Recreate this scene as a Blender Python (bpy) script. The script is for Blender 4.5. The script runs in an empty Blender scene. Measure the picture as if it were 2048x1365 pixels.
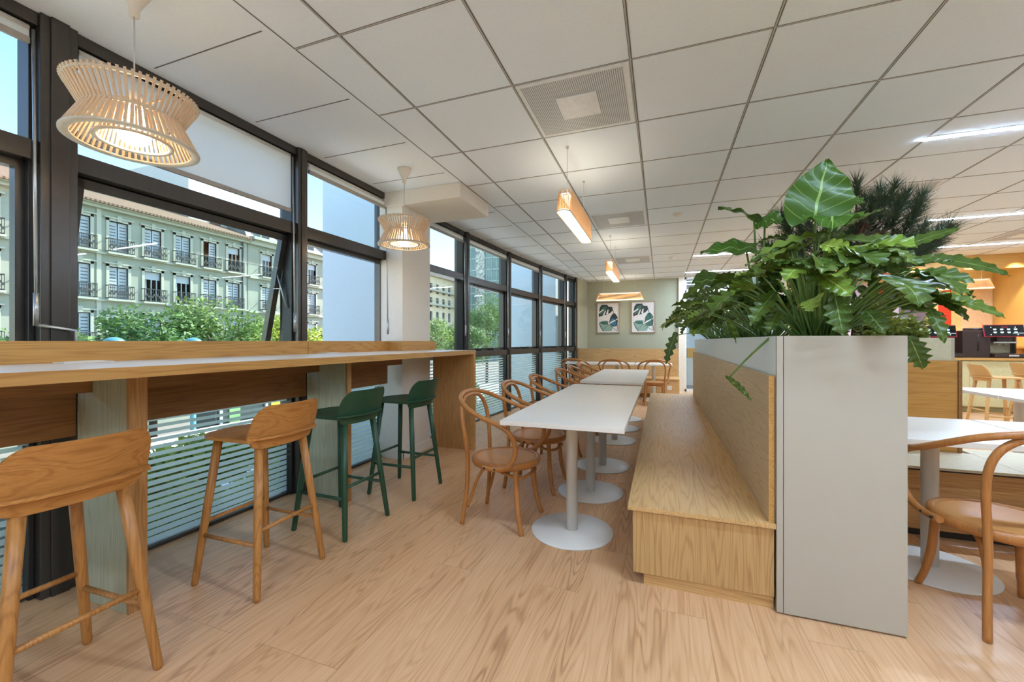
import bpy, math, random
from mathutils import Vector, Matrix, Quaternion
R = math.radians
PI = math.pi
scene = bpy.context.scene
COL = scene.collection
CZ = 2.72          # ceiling height
rnd = random.Random(7)

# ------------------------------------------------------------------ helpers
def lin(c):
    return tuple((x/255/12.92 if x/255 <= .04045 else ((x/255+.055)/1.055)**2.4) for x in c)

def tag(o, label=None, cat=None, group=None, kind=None):
    if label: o['label'] = label
    if cat: o['category'] = cat
    if group: o['group'] = group
    if kind: o['kind'] = kind
    return o

def thing(name, label, cat, loc=(0, 0, 0), rz=0, group=None, kind=None):
    o = bpy.data.objects.new(name, None)
    o.empty_display_size = .1
    COL.objects.link(o)
    o.location = loc
    o.rotation_euler = (0, 0, rz)
    if kind: o['kind'] = kind
    else: tag(o, label, cat, group)
    return o

def copy_tree(o, parent=None):
    c = o.copy(); COL.objects.link(c)
    if parent is not None: c.parent = parent
    for ch in list(o.children): copy_tree(ch, c)
    return c

def smooth_path(pts, n=6, closed=False):
    P = [Vector(p) for p in pts]
    out = []
    m = len(P)
    rng = range(m if closed else m-1)
    for i in rng:
        p1, p2 = P[i], P[(i+1) % m]
        p0 = P[(i-1) % m] if (closed or i > 0) else p1*2-p2
        p3 = P[(i+2) % m] if (closed or i+2 < m) else p2*2-p1
        for k in range(n):
            t = k/n
            out.append(.5*((2*p1)+(p2-p0)*t+(2*p0-5*p1+4*p2-p3)*t*t+(3*p1-p0-3*p2+p3)*t**3))
    if not closed: out.append(P[-1])
    return out

class MB:
    def __init__(s):
        s.v = []; s.f = []; s.mi = []; s.uv = {}; s.sm = []
    def quad(s, a, b, c, d, m=0, smooth=False, uv=None):
        n = len(s.v); s.v += [tuple(a), tuple(b), tuple(c), tuple(d)]
        if uv: s.uv[len(s.f)] = uv
        s.f.append((n, n+1, n+2, n+3)); s.mi.append(m); s.sm.append(smooth)
        return s
    def poly(s, pts, m=0):
        n = len(s.v); s.v += [tuple(p) for p in pts]
        s.f.append(tuple(range(n, n+len(pts)))); s.mi.append(m); s.sm.append(False)
        return s
    def box(s, a, b, m=0, M=None):
        x0, y0, z0 = (min(a[i], b[i]) for i in range(3)); x1, y1, z1 = (max(a[i], b[i]) for i in range(3))
        n = len(s.v)
        vs = [(x0,y0,z0),(x1,y0,z0),(x1,y1,z0),(x0,y1,z0),(x0,y0,z1),(x1,y0,z1),(x1,y1,z1),(x0,y1,z1)]
        if M is not None: vs = [tuple(M @ Vector(v)) for v in vs]
        s.v += vs
        for f in ((0,3,2,1),(4,5,6,7),(0,1,5,4),(1,2,6,5),(2,3,7,6),(3,0,4,7)):
            s.f.append(tuple(n+i for i in f)); s.mi.append(m); s.sm.append(False)
        return s
    def prism(s, poly, z0, z1, m=0, M=None, smooth=False):
        n = len(s.v); k = len(poly)
        vs = [(x, y, z0) for x, y in poly]+[(x, y, z1) for x, y in poly]
        if M is not None: vs = [tuple(M @ Vector(v)) for v in vs]
        s.v += vs
        s.f.append(tuple(n+i for i in reversed(range(k)))); s.mi.append(m); s.sm.append(False)
        s.f.append(tuple(n+k+i for i in range(k))); s.mi.append(m); s.sm.append(False)
        for i in range(k):
            j = (i+1) % k
            s.f.append((n+i, n+j, n+k+j, n+k+i)); s.mi.append(m); s.sm.append(smooth)
        return s
    def tube(s, pts, r, sides=10, m=0, closed=False, caps=True, flat=1.0, up=None):
        P = [Vector(p) for p in pts]; k = len(P)
        rs = r if isinstance(r, (list, tuple)) else [r]*k
        T = []
        for i in range(k):
            if closed: t = P[(i+1) % k]-P[(i-1) % k]
            else: t = P[min(i+1, k-1)]-P[max(i-1, 0)]
            T.append(t.normalized() if t.length > 1e-9 else Vector((0, 0, 1)))
        u = Vector(up) if up else (Vector((0, 0, 1)) if abs(T[0].z) < .9 else Vector((1, 0, 0)))
        n0 = (u-T[0]*u.dot(T[0])).normalized()
        base = len(s.v)
        for i in range(k):
            if i > 0:
                q = T[i-1].rotation_difference(T[i]); n0 = (q @ n0); n0 = (n0-T[i]*n0.dot(T[i])).normalized()
            if up: 
                uu = Vector(up); w = uu-T[i]*uu.dot(T[i])
                if w.length > .05: n0 = w.normalized()
            b = T[i].cross(n0)
            for j in range(sides):
                a = 2*PI*j/sides+PI/sides
                s.v.append(tuple(P[i]+(n0*math.cos(a)+b*math.sin(a)*flat)*rs[i]))
        segs = k if closed else k-1
        for i in range(segs):
            ii = (i+1) % k
            for j in range(sides):
                jj = (j+1) % sides
                s.f.append((base+i*sides+j, base+i*sides+jj, base+ii*sides+jj, base+ii*sides+j)); s.mi.append(m); s.sm.append(sides > 4)
        if caps and not closed:
            s.f.append(tuple(base+j for j in reversed(range(sides)))); s.mi.append(m); s.sm.append(False)
            s.f.append(tuple(base+(k-1)*sides+j for j in range(sides))); s.mi.append(m); s.sm.append(False)
        return s
    def lathe(s, prof, c=(0, 0, 0), sides=32, m=0, close=False):
        n = len(s.v); k = len(prof)
        for r, z in prof:
            for j in range(sides):
                a = 2*PI*j/sides
                s.v.append((c[0]+r*math.cos(a), c[1]+r*math.sin(a), c[2]+z))
        for i in range(k if close else k-1):
            ii = (i+1) % k
            for j in range(sides):
                jj = (j+1) % sides
                s.f.append((n+i*sides+j, n+i*sides+jj, n+ii*sides+jj, n+ii*sides+j)); s.mi.append(m); s.sm.append(True)
        if not close:
            if prof[0][0] > 1e-4: s.f.append(tuple(n+j for j in reversed(range(sides)))); s.mi.append(m); s.sm.append(False)
            if prof[-1][0] > 1e-4: s.f.append(tuple(n+(k-1)*sides+j for j in range(sides))); s.mi.append(m); s.sm.append(False)
        return s
    def grid(s, G, m=0, uvs=None, smooth=True):
        n = len(s.v); a = len(G); b = len(G[0])
        for row in G: s.v += [tuple(p) for p in row]
        for i in range(a-1):
            for j in range(b-1):
                if uvs: s.uv[len(s.f)] = [uvs[i][j], uvs[i+1][j], uvs[i+1][j+1], uvs[i][j+1]]
                s.f.append((n+i*b+j, n+(i+1)*b+j, n+(i+1)*b+j+1, n+i*b+j+1)); s.mi.append(m); s.sm.append(smooth)
        return s
    def build(s, name, mats, parent=None, world=False, bevel=0, kind=None, M=None, weighted=False):
        me = bpy.data.meshes.new(name)
        vs = s.v
        if M is not None: vs = [tuple(M @ Vector(v)) for v in vs]
        if world and parent is not None:
            L = parent.location; vs = [(v[0]-L.x, v[1]-L.y, v[2]-L.z) for v in vs]
        me.from_pydata(vs, [], s.f)
        if not isinstance(mats, (list, tuple)): mats = [mats]
        for m in mats: me.materials.append(m)
        me.polygons.foreach_set('material_index', s.mi)
        me.polygons.foreach_set('use_smooth', s.sm)
        if s.uv:
            L = me.uv_layers.new(name='UVMap')
            for pi, uvl in s.uv.items():
                p = me.polygons[pi]
                for k, li in enumerate(p.loop_indices): L.data[li].uv = uvl[k]
        me.validate(); me.update()
        o = bpy.data.objects.new(name, me)
        COL.objects.link(o)
        if parent is not None: o.parent = parent
        if kind: o['kind'] = kind
        if bevel:
            b = o.modifiers.new('bevel', 'BEVEL'); b.width = bevel; b.segments = 2; b.limit_method = 'ANGLE'; b.angle_limit = R(40)
        return o

def struct(name, mb, mat, **k):
    return mb.build(name, mat, kind='structure', **k)

# ------------------------------------------------------------------ materials
def newmat(name):
    m = bpy.data.materials.new(name); m.use_nodes = True
    nt = m.node_tree
    b = nt.nodes['Principled BSDF']
    return m, nt, b
def N(nt, t, **k):
    n = nt.nodes.new(t)
    for a, v in k.items(): setattr(n, a, v)
    return n
def math_(nt, op, a, b=None, c=None):
    n = N(nt, 'ShaderNodeMath', operation=op)
    for i, v in enumerate((a, b, c)):
        if v is None: continue
        if isinstance(v, (int, float)): n.inputs[i].default_value = v
        else: nt.links.new(v, n.inputs[i])
    return n.outputs[0]
def ramp(nt, fac, stops):
    r = N(nt, 'ShaderNodeValToRGB')
    e = r.color_ramp.elements
    while len(e) < len(stops): e.new(.5)
    for i, (p, c) in enumerate(stops):
        e[i].position = p; e[i].color = tuple(c)+(1,)
    nt.links.new(fac, r.inputs[0])
    return r.outputs[0]
def mixc(nt, fac, a, b, mode='MIX'):
    n = N(nt, 'ShaderNodeMix', data_type='RGBA', blend_type=mode)
    for i, v in ((0, fac), (6, a), (7, b)):
        if isinstance(v, (int, float)): n.inputs[i].default_value = v
        elif isinstance(v, tuple): n.inputs[i].default_value = tuple(v)+(1,)
        else: nt.links.new(v, n.inputs[i])
    return n.outputs[2]
def bump(nt, b, h, st=.2, d=.01):
    n = N(nt, 'ShaderNodeBump'); n.inputs['Strength'].default_value = st; n.inputs['Distance'].default_value = d
    nt.links.new(h, n.inputs['Height']); nt.links.new(n.outputs[0], b.inputs['Normal'])

def plain(name, rgb, rough=.5, metal=0, noise=.04, spec=.5, scale=30, emit=None, es=0):
    m, nt, b = newmat(name)
    c = lin(rgb)
    tc = N(nt, 'ShaderNodeTexCoord'); nz = N(nt, 'ShaderNodeTexNoise'); nz.inputs['Scale'].default_value = scale; nz.inputs['Detail'].default_value = 3
    nt.links.new(tc.outputs['Object'], nz.inputs['Vector'])
    lo = tuple(max(0, x*(1-noise*2)) for x in c); hi = tuple(min(1, x*(1+noise)) for x in c)
    col = ramp(nt, nz.outputs[0], [(.3, lo), (.7, hi)])
    nt.links.new(col, b.inputs['Base Color'])
    b.inputs['Roughness'].default_value = rough; b.inputs['Metallic'].default_value = metal
    b.inputs['Specular IOR Level'].default_value = spec
    if emit:
        b.inputs['Emission Color'].default_value = lin(emit)+(1,); b.inputs['Emission Strength'].default_value = es
    return m

def wood(name, light, dark, axis='X', rough=.45, grain=10.0, ring=13, contrast=1.0, scale=1.0, fiber=.45):
    m, nt, b = newmat(name)
    L, D = lin(light), lin(dark)
    tc = N(nt, 'ShaderNodeTexCoord')
    def mapped(al, ac):
        mp = N(nt, 'ShaderNodeMapping')
        sc = [ac*scale]*3; sc['XYZ'.index(axis)] = al*scale
        mp.inputs['Scale'].default_value = sc
        mp.inputs['Location'].default_value = (3.1, 1.7, .9)
        nt.links.new(tc.outputs['Object'], mp.inputs['Vector']); return mp.outputs[0]
    n1 = N(nt, 'ShaderNodeTexNoise'); n1.inputs['Scale'].default_value = 1.0; n1.inputs['Detail'].default_value = 2; n1.inputs['Distortion'].default_value = .25
    nt.links.new(mapped(.55, grain), n1.inputs['Vector'])
    rr = math_(nt, 'SINE', math_(nt, 'MULTIPLY', n1.outputs[0], ring*7.5))
    rr = math_(nt, 'MULTIPLY_ADD', rr, .5, .5)
    rr = math_(nt, 'POWER', rr, 3.5)
    n2 = N(nt, 'ShaderNodeTexNoise'); n2.inputs['Scale'].default_value = 1.0; n2.inputs['Detail'].default_value = 4
    nt.links.new(mapped(5, 170), n2.inputs['Vector'])
    n3 = N(nt, 'ShaderNodeTexNoise'); n3.inputs['Scale'].default_value = 1.0; n3.inputs['Detail'].default_value = 1
    nt.links.new(mapped(.5, 3), n3.inputs['Vector'])
    f = math_(nt, 'MULTIPLY_ADD', rr, .27*contrast, 0.0)
    f = math_(nt, 'ADD', f, math_(nt, 'MULTIPLY', n2.outputs[0], fiber*1.3))
    f = math_(nt, 'ADD', f, math_(nt, 'MULTIPLY', n3.outputs[0], .25))
    col = ramp(nt, f, [(.15, L), (.95, D)])
    nt.links.new(col, b.inputs['Base Color'])
    b.inputs['Roughness'].default_value = rough
    b.inputs['Specular IOR Level'].default_value = .4
    bump(nt, b, n2.outputs[0], .08, .002)
    return m

def floor_mat():
    m, nt, b = newmat('floor_planks')
    tc = N(nt, 'ShaderNodeTexCoord')
    sp = N(nt, 'ShaderNodeSeparateXYZ'); nt.links.new(tc.outputs['Object'], sp.inputs[0])
    cb = N(nt, 'ShaderNodeCombineXYZ'); nt.links.new(sp.outputs['Y'], cb.inputs[0]); nt.links.new(sp.outputs['X'], cb.inputs[1])
    br = N(nt, 'ShaderNodeTexBrick'); br.offset = .37; br.offset_frequency = 3; br.squash = 1
    br.inputs['Color1'].default_value = (0, 0, 0, 1); br.inputs['Color2'].default_value = (1, 1, 1, 1); br.inputs['Mortar'].default_value = (.5, .5, .5, 1)
    br.inputs['Scale'].default_value = 1; br.inputs['Mortar Size'].default_value = .0011; br.inputs['Mortar Smooth'].default_value = .1
    br.inputs['Brick Width'].default_value = 1.2; br.inputs['Row Height'].default_value = .185
    nt.links.new(cb.outputs[0], br.inputs['Vector'])
    rndv = br.outputs['Color']
    def mapped(al, ac):
        c2 = N(nt, 'ShaderNodeCombineXYZ')
        nt.links.new(math_(nt, 'MULTIPLY', sp.outputs['X'], ac), c2.inputs[0])
        nt.links.new(math_(nt, 'MULTIPLY', sp.outputs['Y'], al), c2.inputs[1])
        nt.links.new(math_(nt, 'MULTIPLY', rndv, 37.0), c2.inputs[2])
        return c2.outputs[0]
    n1 = N(nt, 'ShaderNodeTexNoise'); n1.inputs['Scale'].default_value = 1.0; n1.inputs['Detail'].default_value = 2; n1.inputs['Distortion'].default_value = .2
    nt.links.new(mapped(.6, 6.5), n1.inputs['Vector'])
    rr = math_(nt, 'MULTIPLY_ADD', math_(nt, 'SINE', math_(nt, 'MULTIPLY', n1.outputs[0], 130.0)), .5, .5)
    rr = math_(nt, 'POWER', rr, 2.5)
    n2 = N(nt, 'ShaderNodeTexNoise'); n2.inputs['Scale'].default_value = 1.0; n2.inputs['Detail'].default_value = 4
    nt.links.new(mapped(3.5, 120), n2.inputs['Vector'])
    n3 = N(nt, 'ShaderNodeTexNoise'); n3.inputs['Scale'].default_value = 1.0; n3.inputs['Detail'].default_value = 2
    nt.links.new(mapped(.9, 5), n3.inputs['Vector'])
    msk = math_(nt, 'GREATER_THAN', n3.outputs[0], .38)
    f = math_(nt, 'MULTIPLY', math_(nt, 'MULTIPLY', rr, .31), math_(nt, 'MULTIPLY_ADD', n3.outputs[0], 1.8, -.35))
    f = math_(nt, 'ADD', f, math_(nt, 'MULTIPLY', n2.outputs[0], .42))
    f = math_(nt, 'ADD', f, math_(nt, 'MULTIPLY', n3.outputs[0], .30))
    f = math_(nt, 'ADD', f, math_(nt, 'MULTIPLY', rndv, .08))
    col = ramp(nt, f, [(.2, lin((236, 191, 147))), (.5, lin((216, 167, 121))), (.9, lin((160, 109, 70)))])
    col = mixc(nt, math_(nt, 'MULTIPLY', br.outputs['Fac'], .45), col, lin((110, 78, 50)))
    nt.links.new(col, b.inputs['Base Color'])
    b.inputs['Roughness'].default_value = .38; b.inputs['Specular IOR Level'].default_value = .45
    bump(nt, b, n2.outputs[0], .05, .002)
    return m

def glass_mat(name, tint=(.90, .97, .96), refl=1.0):
    m = bpy.data.materials.new(name); m.use_nodes = True; nt = m.node_tree; nt.nodes.clear()
    out = N(nt, 'ShaderNodeOutputMaterial'); mx = N(nt, 'ShaderNodeMixShader')
    tr = N(nt, 'ShaderNodeBsdfTransparent'); tr.inputs[0].default_value = tuple(tint)+(1,)
    gl = N(nt, 'ShaderNodeBsdfGlossy'); gl.inputs['Roughness'].default_value = .003
    lw = N(nt, 'ShaderNodeLayerWeight'); lw.inputs[0].default_value = .5
    f = math_(nt, 'POWER', lw.outputs['Facing'], 4.0)
    f = math_(nt, 'MULTIPLY_ADD', f, .75*refl, .045*refl)
    nt.links.new(f, mx.inputs[0]); nt.links.new(tr.outputs[0], mx.inputs[1]); nt.links.new(gl.outputs[0], mx.inputs[2])
    nt.links.new(mx.outputs[0], out.inputs[0])
    return m

def translucent(name, rgb, trans=.5, alpha=0, rough=.8):
    m = bpy.data.materials.new(name); m.use_nodes = True; nt = m.node_tree; nt.nodes.clear()
    out = N(nt, 'ShaderNodeOutputMaterial'); mx = N(nt, 'ShaderNodeMixShader')
    d = N(nt, 'ShaderNodeBsdfDiffuse'); t = N(nt, 'ShaderNodeBsdfTranslucent')
    c = lin(rgb)+(1,)
    d.inputs[0].default_value = c; t.inputs[0].default_value = c
    mx.inputs[0].default_value = trans
    nt.links.new(d.outputs[0], mx.inputs[1]); nt.links.new(t.outputs[0], mx.inputs[2])
    last = mx.outputs[0]
    if alpha:
        m2 = N(nt, 'ShaderNodeMixShader'); tp = N(nt, 'ShaderNodeBsdfTransparent'); m2.inputs[0].default_value = alpha
        nt.links.new(last, m2.inputs[1]); nt.links.new(tp.outputs[0], m2.inputs[2]); last = m2.outputs[0]
    nt.links.new(last, out.inputs[0])
    return m

def emissive(name, rgb, s):
    m = bpy.data.materials.new(name); m.use_nodes = True; nt = m.node_tree; nt.nodes.clear()
    out = N(nt, 'ShaderNodeOutputMaterial'); e = N(nt, 'ShaderNodeEmission')
    e.inputs[0].default_value = lin(rgb)+(1,); e.inputs[1].default_value = s
    nt.links.new(e.outputs[0], out.inputs[0]); return m

def leaf_mat(name, base, bright, vein, rough=.32, veins=True, sidev=9):
    m, nt, b = newmat(name)
    geo = N(nt, 'ShaderNodeNewGeometry')
    uv = N(nt, 'ShaderNodeUVMap'); sp = N(nt, 'ShaderNodeSeparateXYZ'); nt.links.new(uv.outputs[0], sp.inputs[0])
    col = ramp(nt, geo.outputs['Random Per Island'], [(0, lin(base)), (.75, lin(base)), (1, lin(bright))])
    tc = N(nt, 'ShaderNodeTexCoord'); nz = N(nt, 'ShaderNodeTexNoise'); nz.inputs['Scale'].default_value = 14
    nt.links.new(tc.outputs['Object'], nz.inputs['Vector'])
    col = mixc(nt, math_(nt, 'MULTIPLY', nz.outputs[0], .5), col, lin(bright))
    if veins:
        au = math_(nt, 'ABSOLUTE', math_(nt, 'SUBTRACT', sp.outputs[0], .5))
        mid = math_(nt, 'LESS_THAN', au, .022)
        sv = math_(nt, 'FRACT', math_(nt, 'MULTIPLY', math_(nt, 'SUBTRACT', sp.outputs[1], math_(nt, 'MULTIPLY', au, .55)), float(sidev)))
        sv = math_(nt, 'LESS_THAN', math_(nt, 'ABSOLUTE', math_(nt, 'SUBTRACT', sv, .5)), .035)
        vf = math_(nt, 'MAXIMUM', mid, math_(nt, 'MULTIPLY', sv, .55))
        col = mixc(nt, vf, col, lin(vein))
    nt.links.new(col, b.inputs['Base Color'])
    b.inputs['Roughness'].default_value = rough; b.inputs['Specular IOR Level'].default_value = .45
    b.inputs['Transmission Weight'].default_value = 0
    out = nt.nodes['Material Output']
    mx = N(nt, 'ShaderNodeMixShader'); mx.inputs[0].default_value = .22
    t = N(nt, 'ShaderNodeBsdfTranslucent'); nt.links.new(col, t.inputs[0])
    nt.links.new(b.outputs[0], mx.inputs[1]); nt.links.new(t.outputs[0], mx.inputs[2]); nt.links.new(mx.outputs[0], out.inputs[0])
    return m

M_floor = floor_mat()
M_ceil = plain('ceiling_tile_white', (238, 246, 255), .9, noise=.01, scale=60)
M_groove = plain('ceiling_groove', (112, 111, 109), .8)
M_tbar = plain('ceiling_tbar', (190, 187, 181), .5)
M_wallw = plain('wall_white', (232, 226, 215), .8, noise=.01)
M_green = plain('wall_sage', (176, 175, 150), .85, noise=.015)
M_frame = plain('dark_bronze_metal', (82, 77, 72), .27, .5, noise=.03)
M_frame2 = plain('dark_bronze_metal_inner', (52, 48, 45), .4, .3)
M_glass = glass_mat('window_glass', (.94, .98, .975), .45)
M_glass2 = glass_mat('inner_glass', (.95, .98, .97), .8)
M_frost = translucent('frosted_film', (238, 248, 240), .6, .06)
M_blind = translucent('blind_fabric', (238, 238, 236), .55, .16)
M_alu = plain('aluminium', (188, 188, 186), .3, .8)
M_black = plain('black_plastic', (24, 24, 26), .4)
M_oak = wood('oak_laminate_x', (226, 184, 124), (178, 130, 76), 'X')
M_oaky = wood('oak_laminate_y', (226, 184, 124), (176, 130, 78), 'Y')
M_oakz = wood('oak_laminate_z', (214, 174, 116), (160, 116, 68), 'Z', ring=14)
M_oakpale = wood('oak_laminate_pale_y', (212, 186, 146), (168, 138, 98), 'Y', ring=14)
M_bary = wood('bar_oak_y', (214, 164, 94), (164, 112, 54), 'Y', rough=.35)
M_barx = wood('bar_oak_x', (206, 158, 98), (150, 100, 56), 'X', rough=.4)
M_barz = wood('bar_oak_z', (206, 156, 96), (150, 102, 58), 'Z', rough=.4)
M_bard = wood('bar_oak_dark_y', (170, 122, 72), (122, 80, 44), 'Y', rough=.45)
M_bartop = wood('bar_top_y', (240, 230, 210), (222, 206, 178), 'Y', rough=.1, contrast=.6)
M_stool = wood('stool_oak', (208, 148, 80), (156, 98, 44), 'Y', rough=.35, fiber=.5)
M_stoolz = wood('stool_oak_leg', (204, 144, 78), (146, 92, 44), 'Z', rough=.35)
M_stoolg = plain('stool_green', (38, 74, 50), .42, noise=.03)
M_bent = wood('bentwood_beech', (196, 132, 72), (148, 90, 42), 'Z', rough=.3, contrast=.5)
M_seat = plain('seat_ply', (206, 146, 84), .35, noise=.05, scale=6)
M_white = plain('white_laminate', (234, 225, 212), .35, noise=.005)
M_whitem = plain('white_metal', (230, 223, 212), .4, noise=.005)
M_greige = plain('planter_greige', (184, 174, 156), .6, noise=.008, scale=8)
M_seatgrey = plain('greige_seat', (204, 190, 160), .6)
M_planterw = plain('planter_white', (226, 228, 224), .5, noise=.01)
M_soil = plain('soil', (48, 36, 26), 1, noise=.3)
M_pend = wood('pendant_birch', (232, 204, 170), (206, 170, 134), 'Z', rough=.5, contrast=.3)
M_pendl = wood('pendant_birch_warm', (226, 184, 134), (196, 150, 100), 'Z', rough=.5, contrast=.3)
M_pendpale = plain('pendant_rim', (222, 208, 186), .5)
M_bulb = emissive('bulb_glow', (255, 238, 205), 14)
M_uplight = emissive('added_uplight_glow', (255, 240, 215), 3.5)  # upward glow added to lift the ceiling brightness
M_diff = emissive('pendant_diffuser', (255, 238, 210), 4.5)
M_led = emissive('led_strip_glow', (196, 224, 255), 155)
M_cable = plain('cable', (205, 203, 198), .5)
M_pside_daylit = wood('panel_side_daylit', (204, 206, 180), (168, 164, 134), 'Z', rough=.35)  # pale green cast of window daylight put into the side colour
M_kwood = wood('kitchen_wood_z', (228, 184, 104), (196, 144, 68), 'Z', contrast=.3)
M_kwoodx = wood('kitchen_wood_x', (220, 172, 98), (186, 134, 64), 'X', contrast=.4)
M_kcab = plain('kitchen_cabinet', (214, 202, 150), .5)
M_pale = wood('stool_pale', (226, 180, 116), (190, 138, 78), 'X', rough=.4, contrast=.4)

# ------------------------------------------------------------------ camera
F = 825.0
yaw = math.atan2(298, 825)
cam = bpy.data.cameras.new('camera'); camo = bpy.data.objects.new('camera', cam); COL.objects.link(camo)
cam.sensor_width = 36; cam.lens = F/2048*36; cam.clip_start = .05; cam.clip_end = 600
camo.location = (0, 0, 1.2); camo.rotation_euler = (PI/2, 0, yaw)
scene.camera = camo

# ------------------------------------------------------------------ window wall geometry (gently curved facade)
MU = [(-2.70, -4.4), (-2.70, -3.03), (-2.70, -1.66), (-2.70, -.27), (-2.69, 1.115), (-2.665, 2.51), (-2.64, 3.63), (-2.60, 4.05), (-2.535, 5.215), (-2.42, 6.612), (-2.25, 7.986), (-2.03, 9.291), (-1.905, 9.83)]
END = (-1.80, 10.68)
# ------------------------------------------------------------------ shell
outl = [(x-.06, y) for x, y in MU]+[END]
fl = MB().prism([(p[0]-.1, p[1]) for p in MU]+[(-1.85, 10.72), (-1.85, 14.2), (6.3, 14.2), (6.3, -4.4)], -.3, 0)
struct('floor', fl, M_floor)
ce = MB().prism([(p[0]-.16, p[1]) for p in MU]+[(-1.9, 10.8), (-1.9, 14.2), (6.3, 14.2), (6.3, -4.4)], CZ, CZ+.35)
struct('ceiling', ce, M_ceil)
gx = [-.155+.675*k for k in range(-2, 10)]
def wx(y):
    for (x0, y0), (x1, y1) in zip(MU, MU[1:]+[END]):
        if y0 <= y <= y1: return x0+(x1-x0)*(y-y0)/(y1-y0)
    return -2.7
g = MB(); t = MB()
for x in gx:
    g.box((x-.007, -4.3, CZ-.002), (x+.009, 10.62, CZ+.001)); t.box((x-.004, -4.3, CZ-.003), (x+.003, 10.62, CZ))
g.box((-1.793, -4.3, CZ-.002), (-1.787, 10.6, CZ+.001))
y = 2.31-.675*9
while y < 10.6:
    g.box((-1.79, y-.006, CZ-.0018), (6.1, y+.006, CZ+.001)); t.box((-1.79, y-.004, CZ-.0027), (6.1, y+.002, CZ))
    y += .675
y = 1.46-.6*8
while y < 10.4:
    if not (3.4 < y < 4.3): g.box((wx(y)+.03, y-.003, CZ-.0018), (-1.84, y+.003, CZ+.001))
    y += .603
struct('trim_1', g, M_groove); struct('trim_2', t, M_tbar)

# pillar and beam
struct('wall_pillar', MB().box((-2.74, 3.55, 0), (-2.46, 4.08, CZ)).box((-2.86, 3.66, 0), (-2.7, 4.0, CZ)), M_wallw, bevel=.004)
struct('baseboard_pillar', MB().box((-2.47, 3.54, 0), (-2.45, 4.09, .1)).box((-2.66, 3.538, 0), (-2.45, 3.555, .1)), M_wallw)
struct('trim_beam', MB().box((-2.72, 3.53, 2.575), (-1.80, 4.22, CZ)), M_wallw, bevel=.006)

# back wall, glazed partition, side return, other room walls
bw = MB().box((-1.95, 10.68, 0), (.40, 10.80, CZ))
struct('wall_back', bw, M_green)
struct('wall_left_return', MB().prism([(-1.90, 9.86), (-1.78, 10.7), (-1.9, 10.7), (-2.0, 9.86)], 0, CZ), M_green)
struct('wall_front', MB().box((-2.9, -4.5, 0), (6.3, -4.4, CZ)), M_wallw)
struct('wall_right', MB().box((6.2, -4.5, 0), (6.3, 9.2, CZ)), M_wallw)
struct('trim_post', MB().box((.395, 10.60, 0), (.53, 10.70, CZ)), plain('cream_post', (240, 228, 204), .5))
# glazed partition and room beyond
pt = MB()
for x in (.53, 1.45, 2.4): pt.box((x, 10.62, 0), (x+.04, 10.68, CZ))
pt.box((.53, 10.62, 2.35), (2.44, 10.68, 2.40)).box((.53, 10.62, 0), (2.44, 10.68, .06)).box((.53, 10.62, 2.66), (2.44, 10.68, CZ))
wp = thing('window_1', None, None, (.53, 10.65, 0), kind='structure')
pt.build('frame', plain('partition_frame', (236, 232, 224), .4), wp, world=True)
MB().box((.55, 10.645, .05), (2.42, 10.655, 2.68)).build('glass', M_glass2, wp, world=True)
struct('wall_far', MB().box((-1.9, 14.1, 0), (6.3, 14.2, CZ)).box((-1.9, 10.8, 0), (-1.8, 14.2, CZ)), plain('office_wall', (226, 226, 226), .8))
struct('wall_office', MB().box((2.44, 10.66, 0), (2.6, 14.1, CZ)), M_wallw)
struct('trim_office_floor', MB().box((-1.8, 10.81, 0), (2.44, 14.1, .006)), plain('office_carpet', (120, 112, 108), .95, noise=.15))

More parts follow.
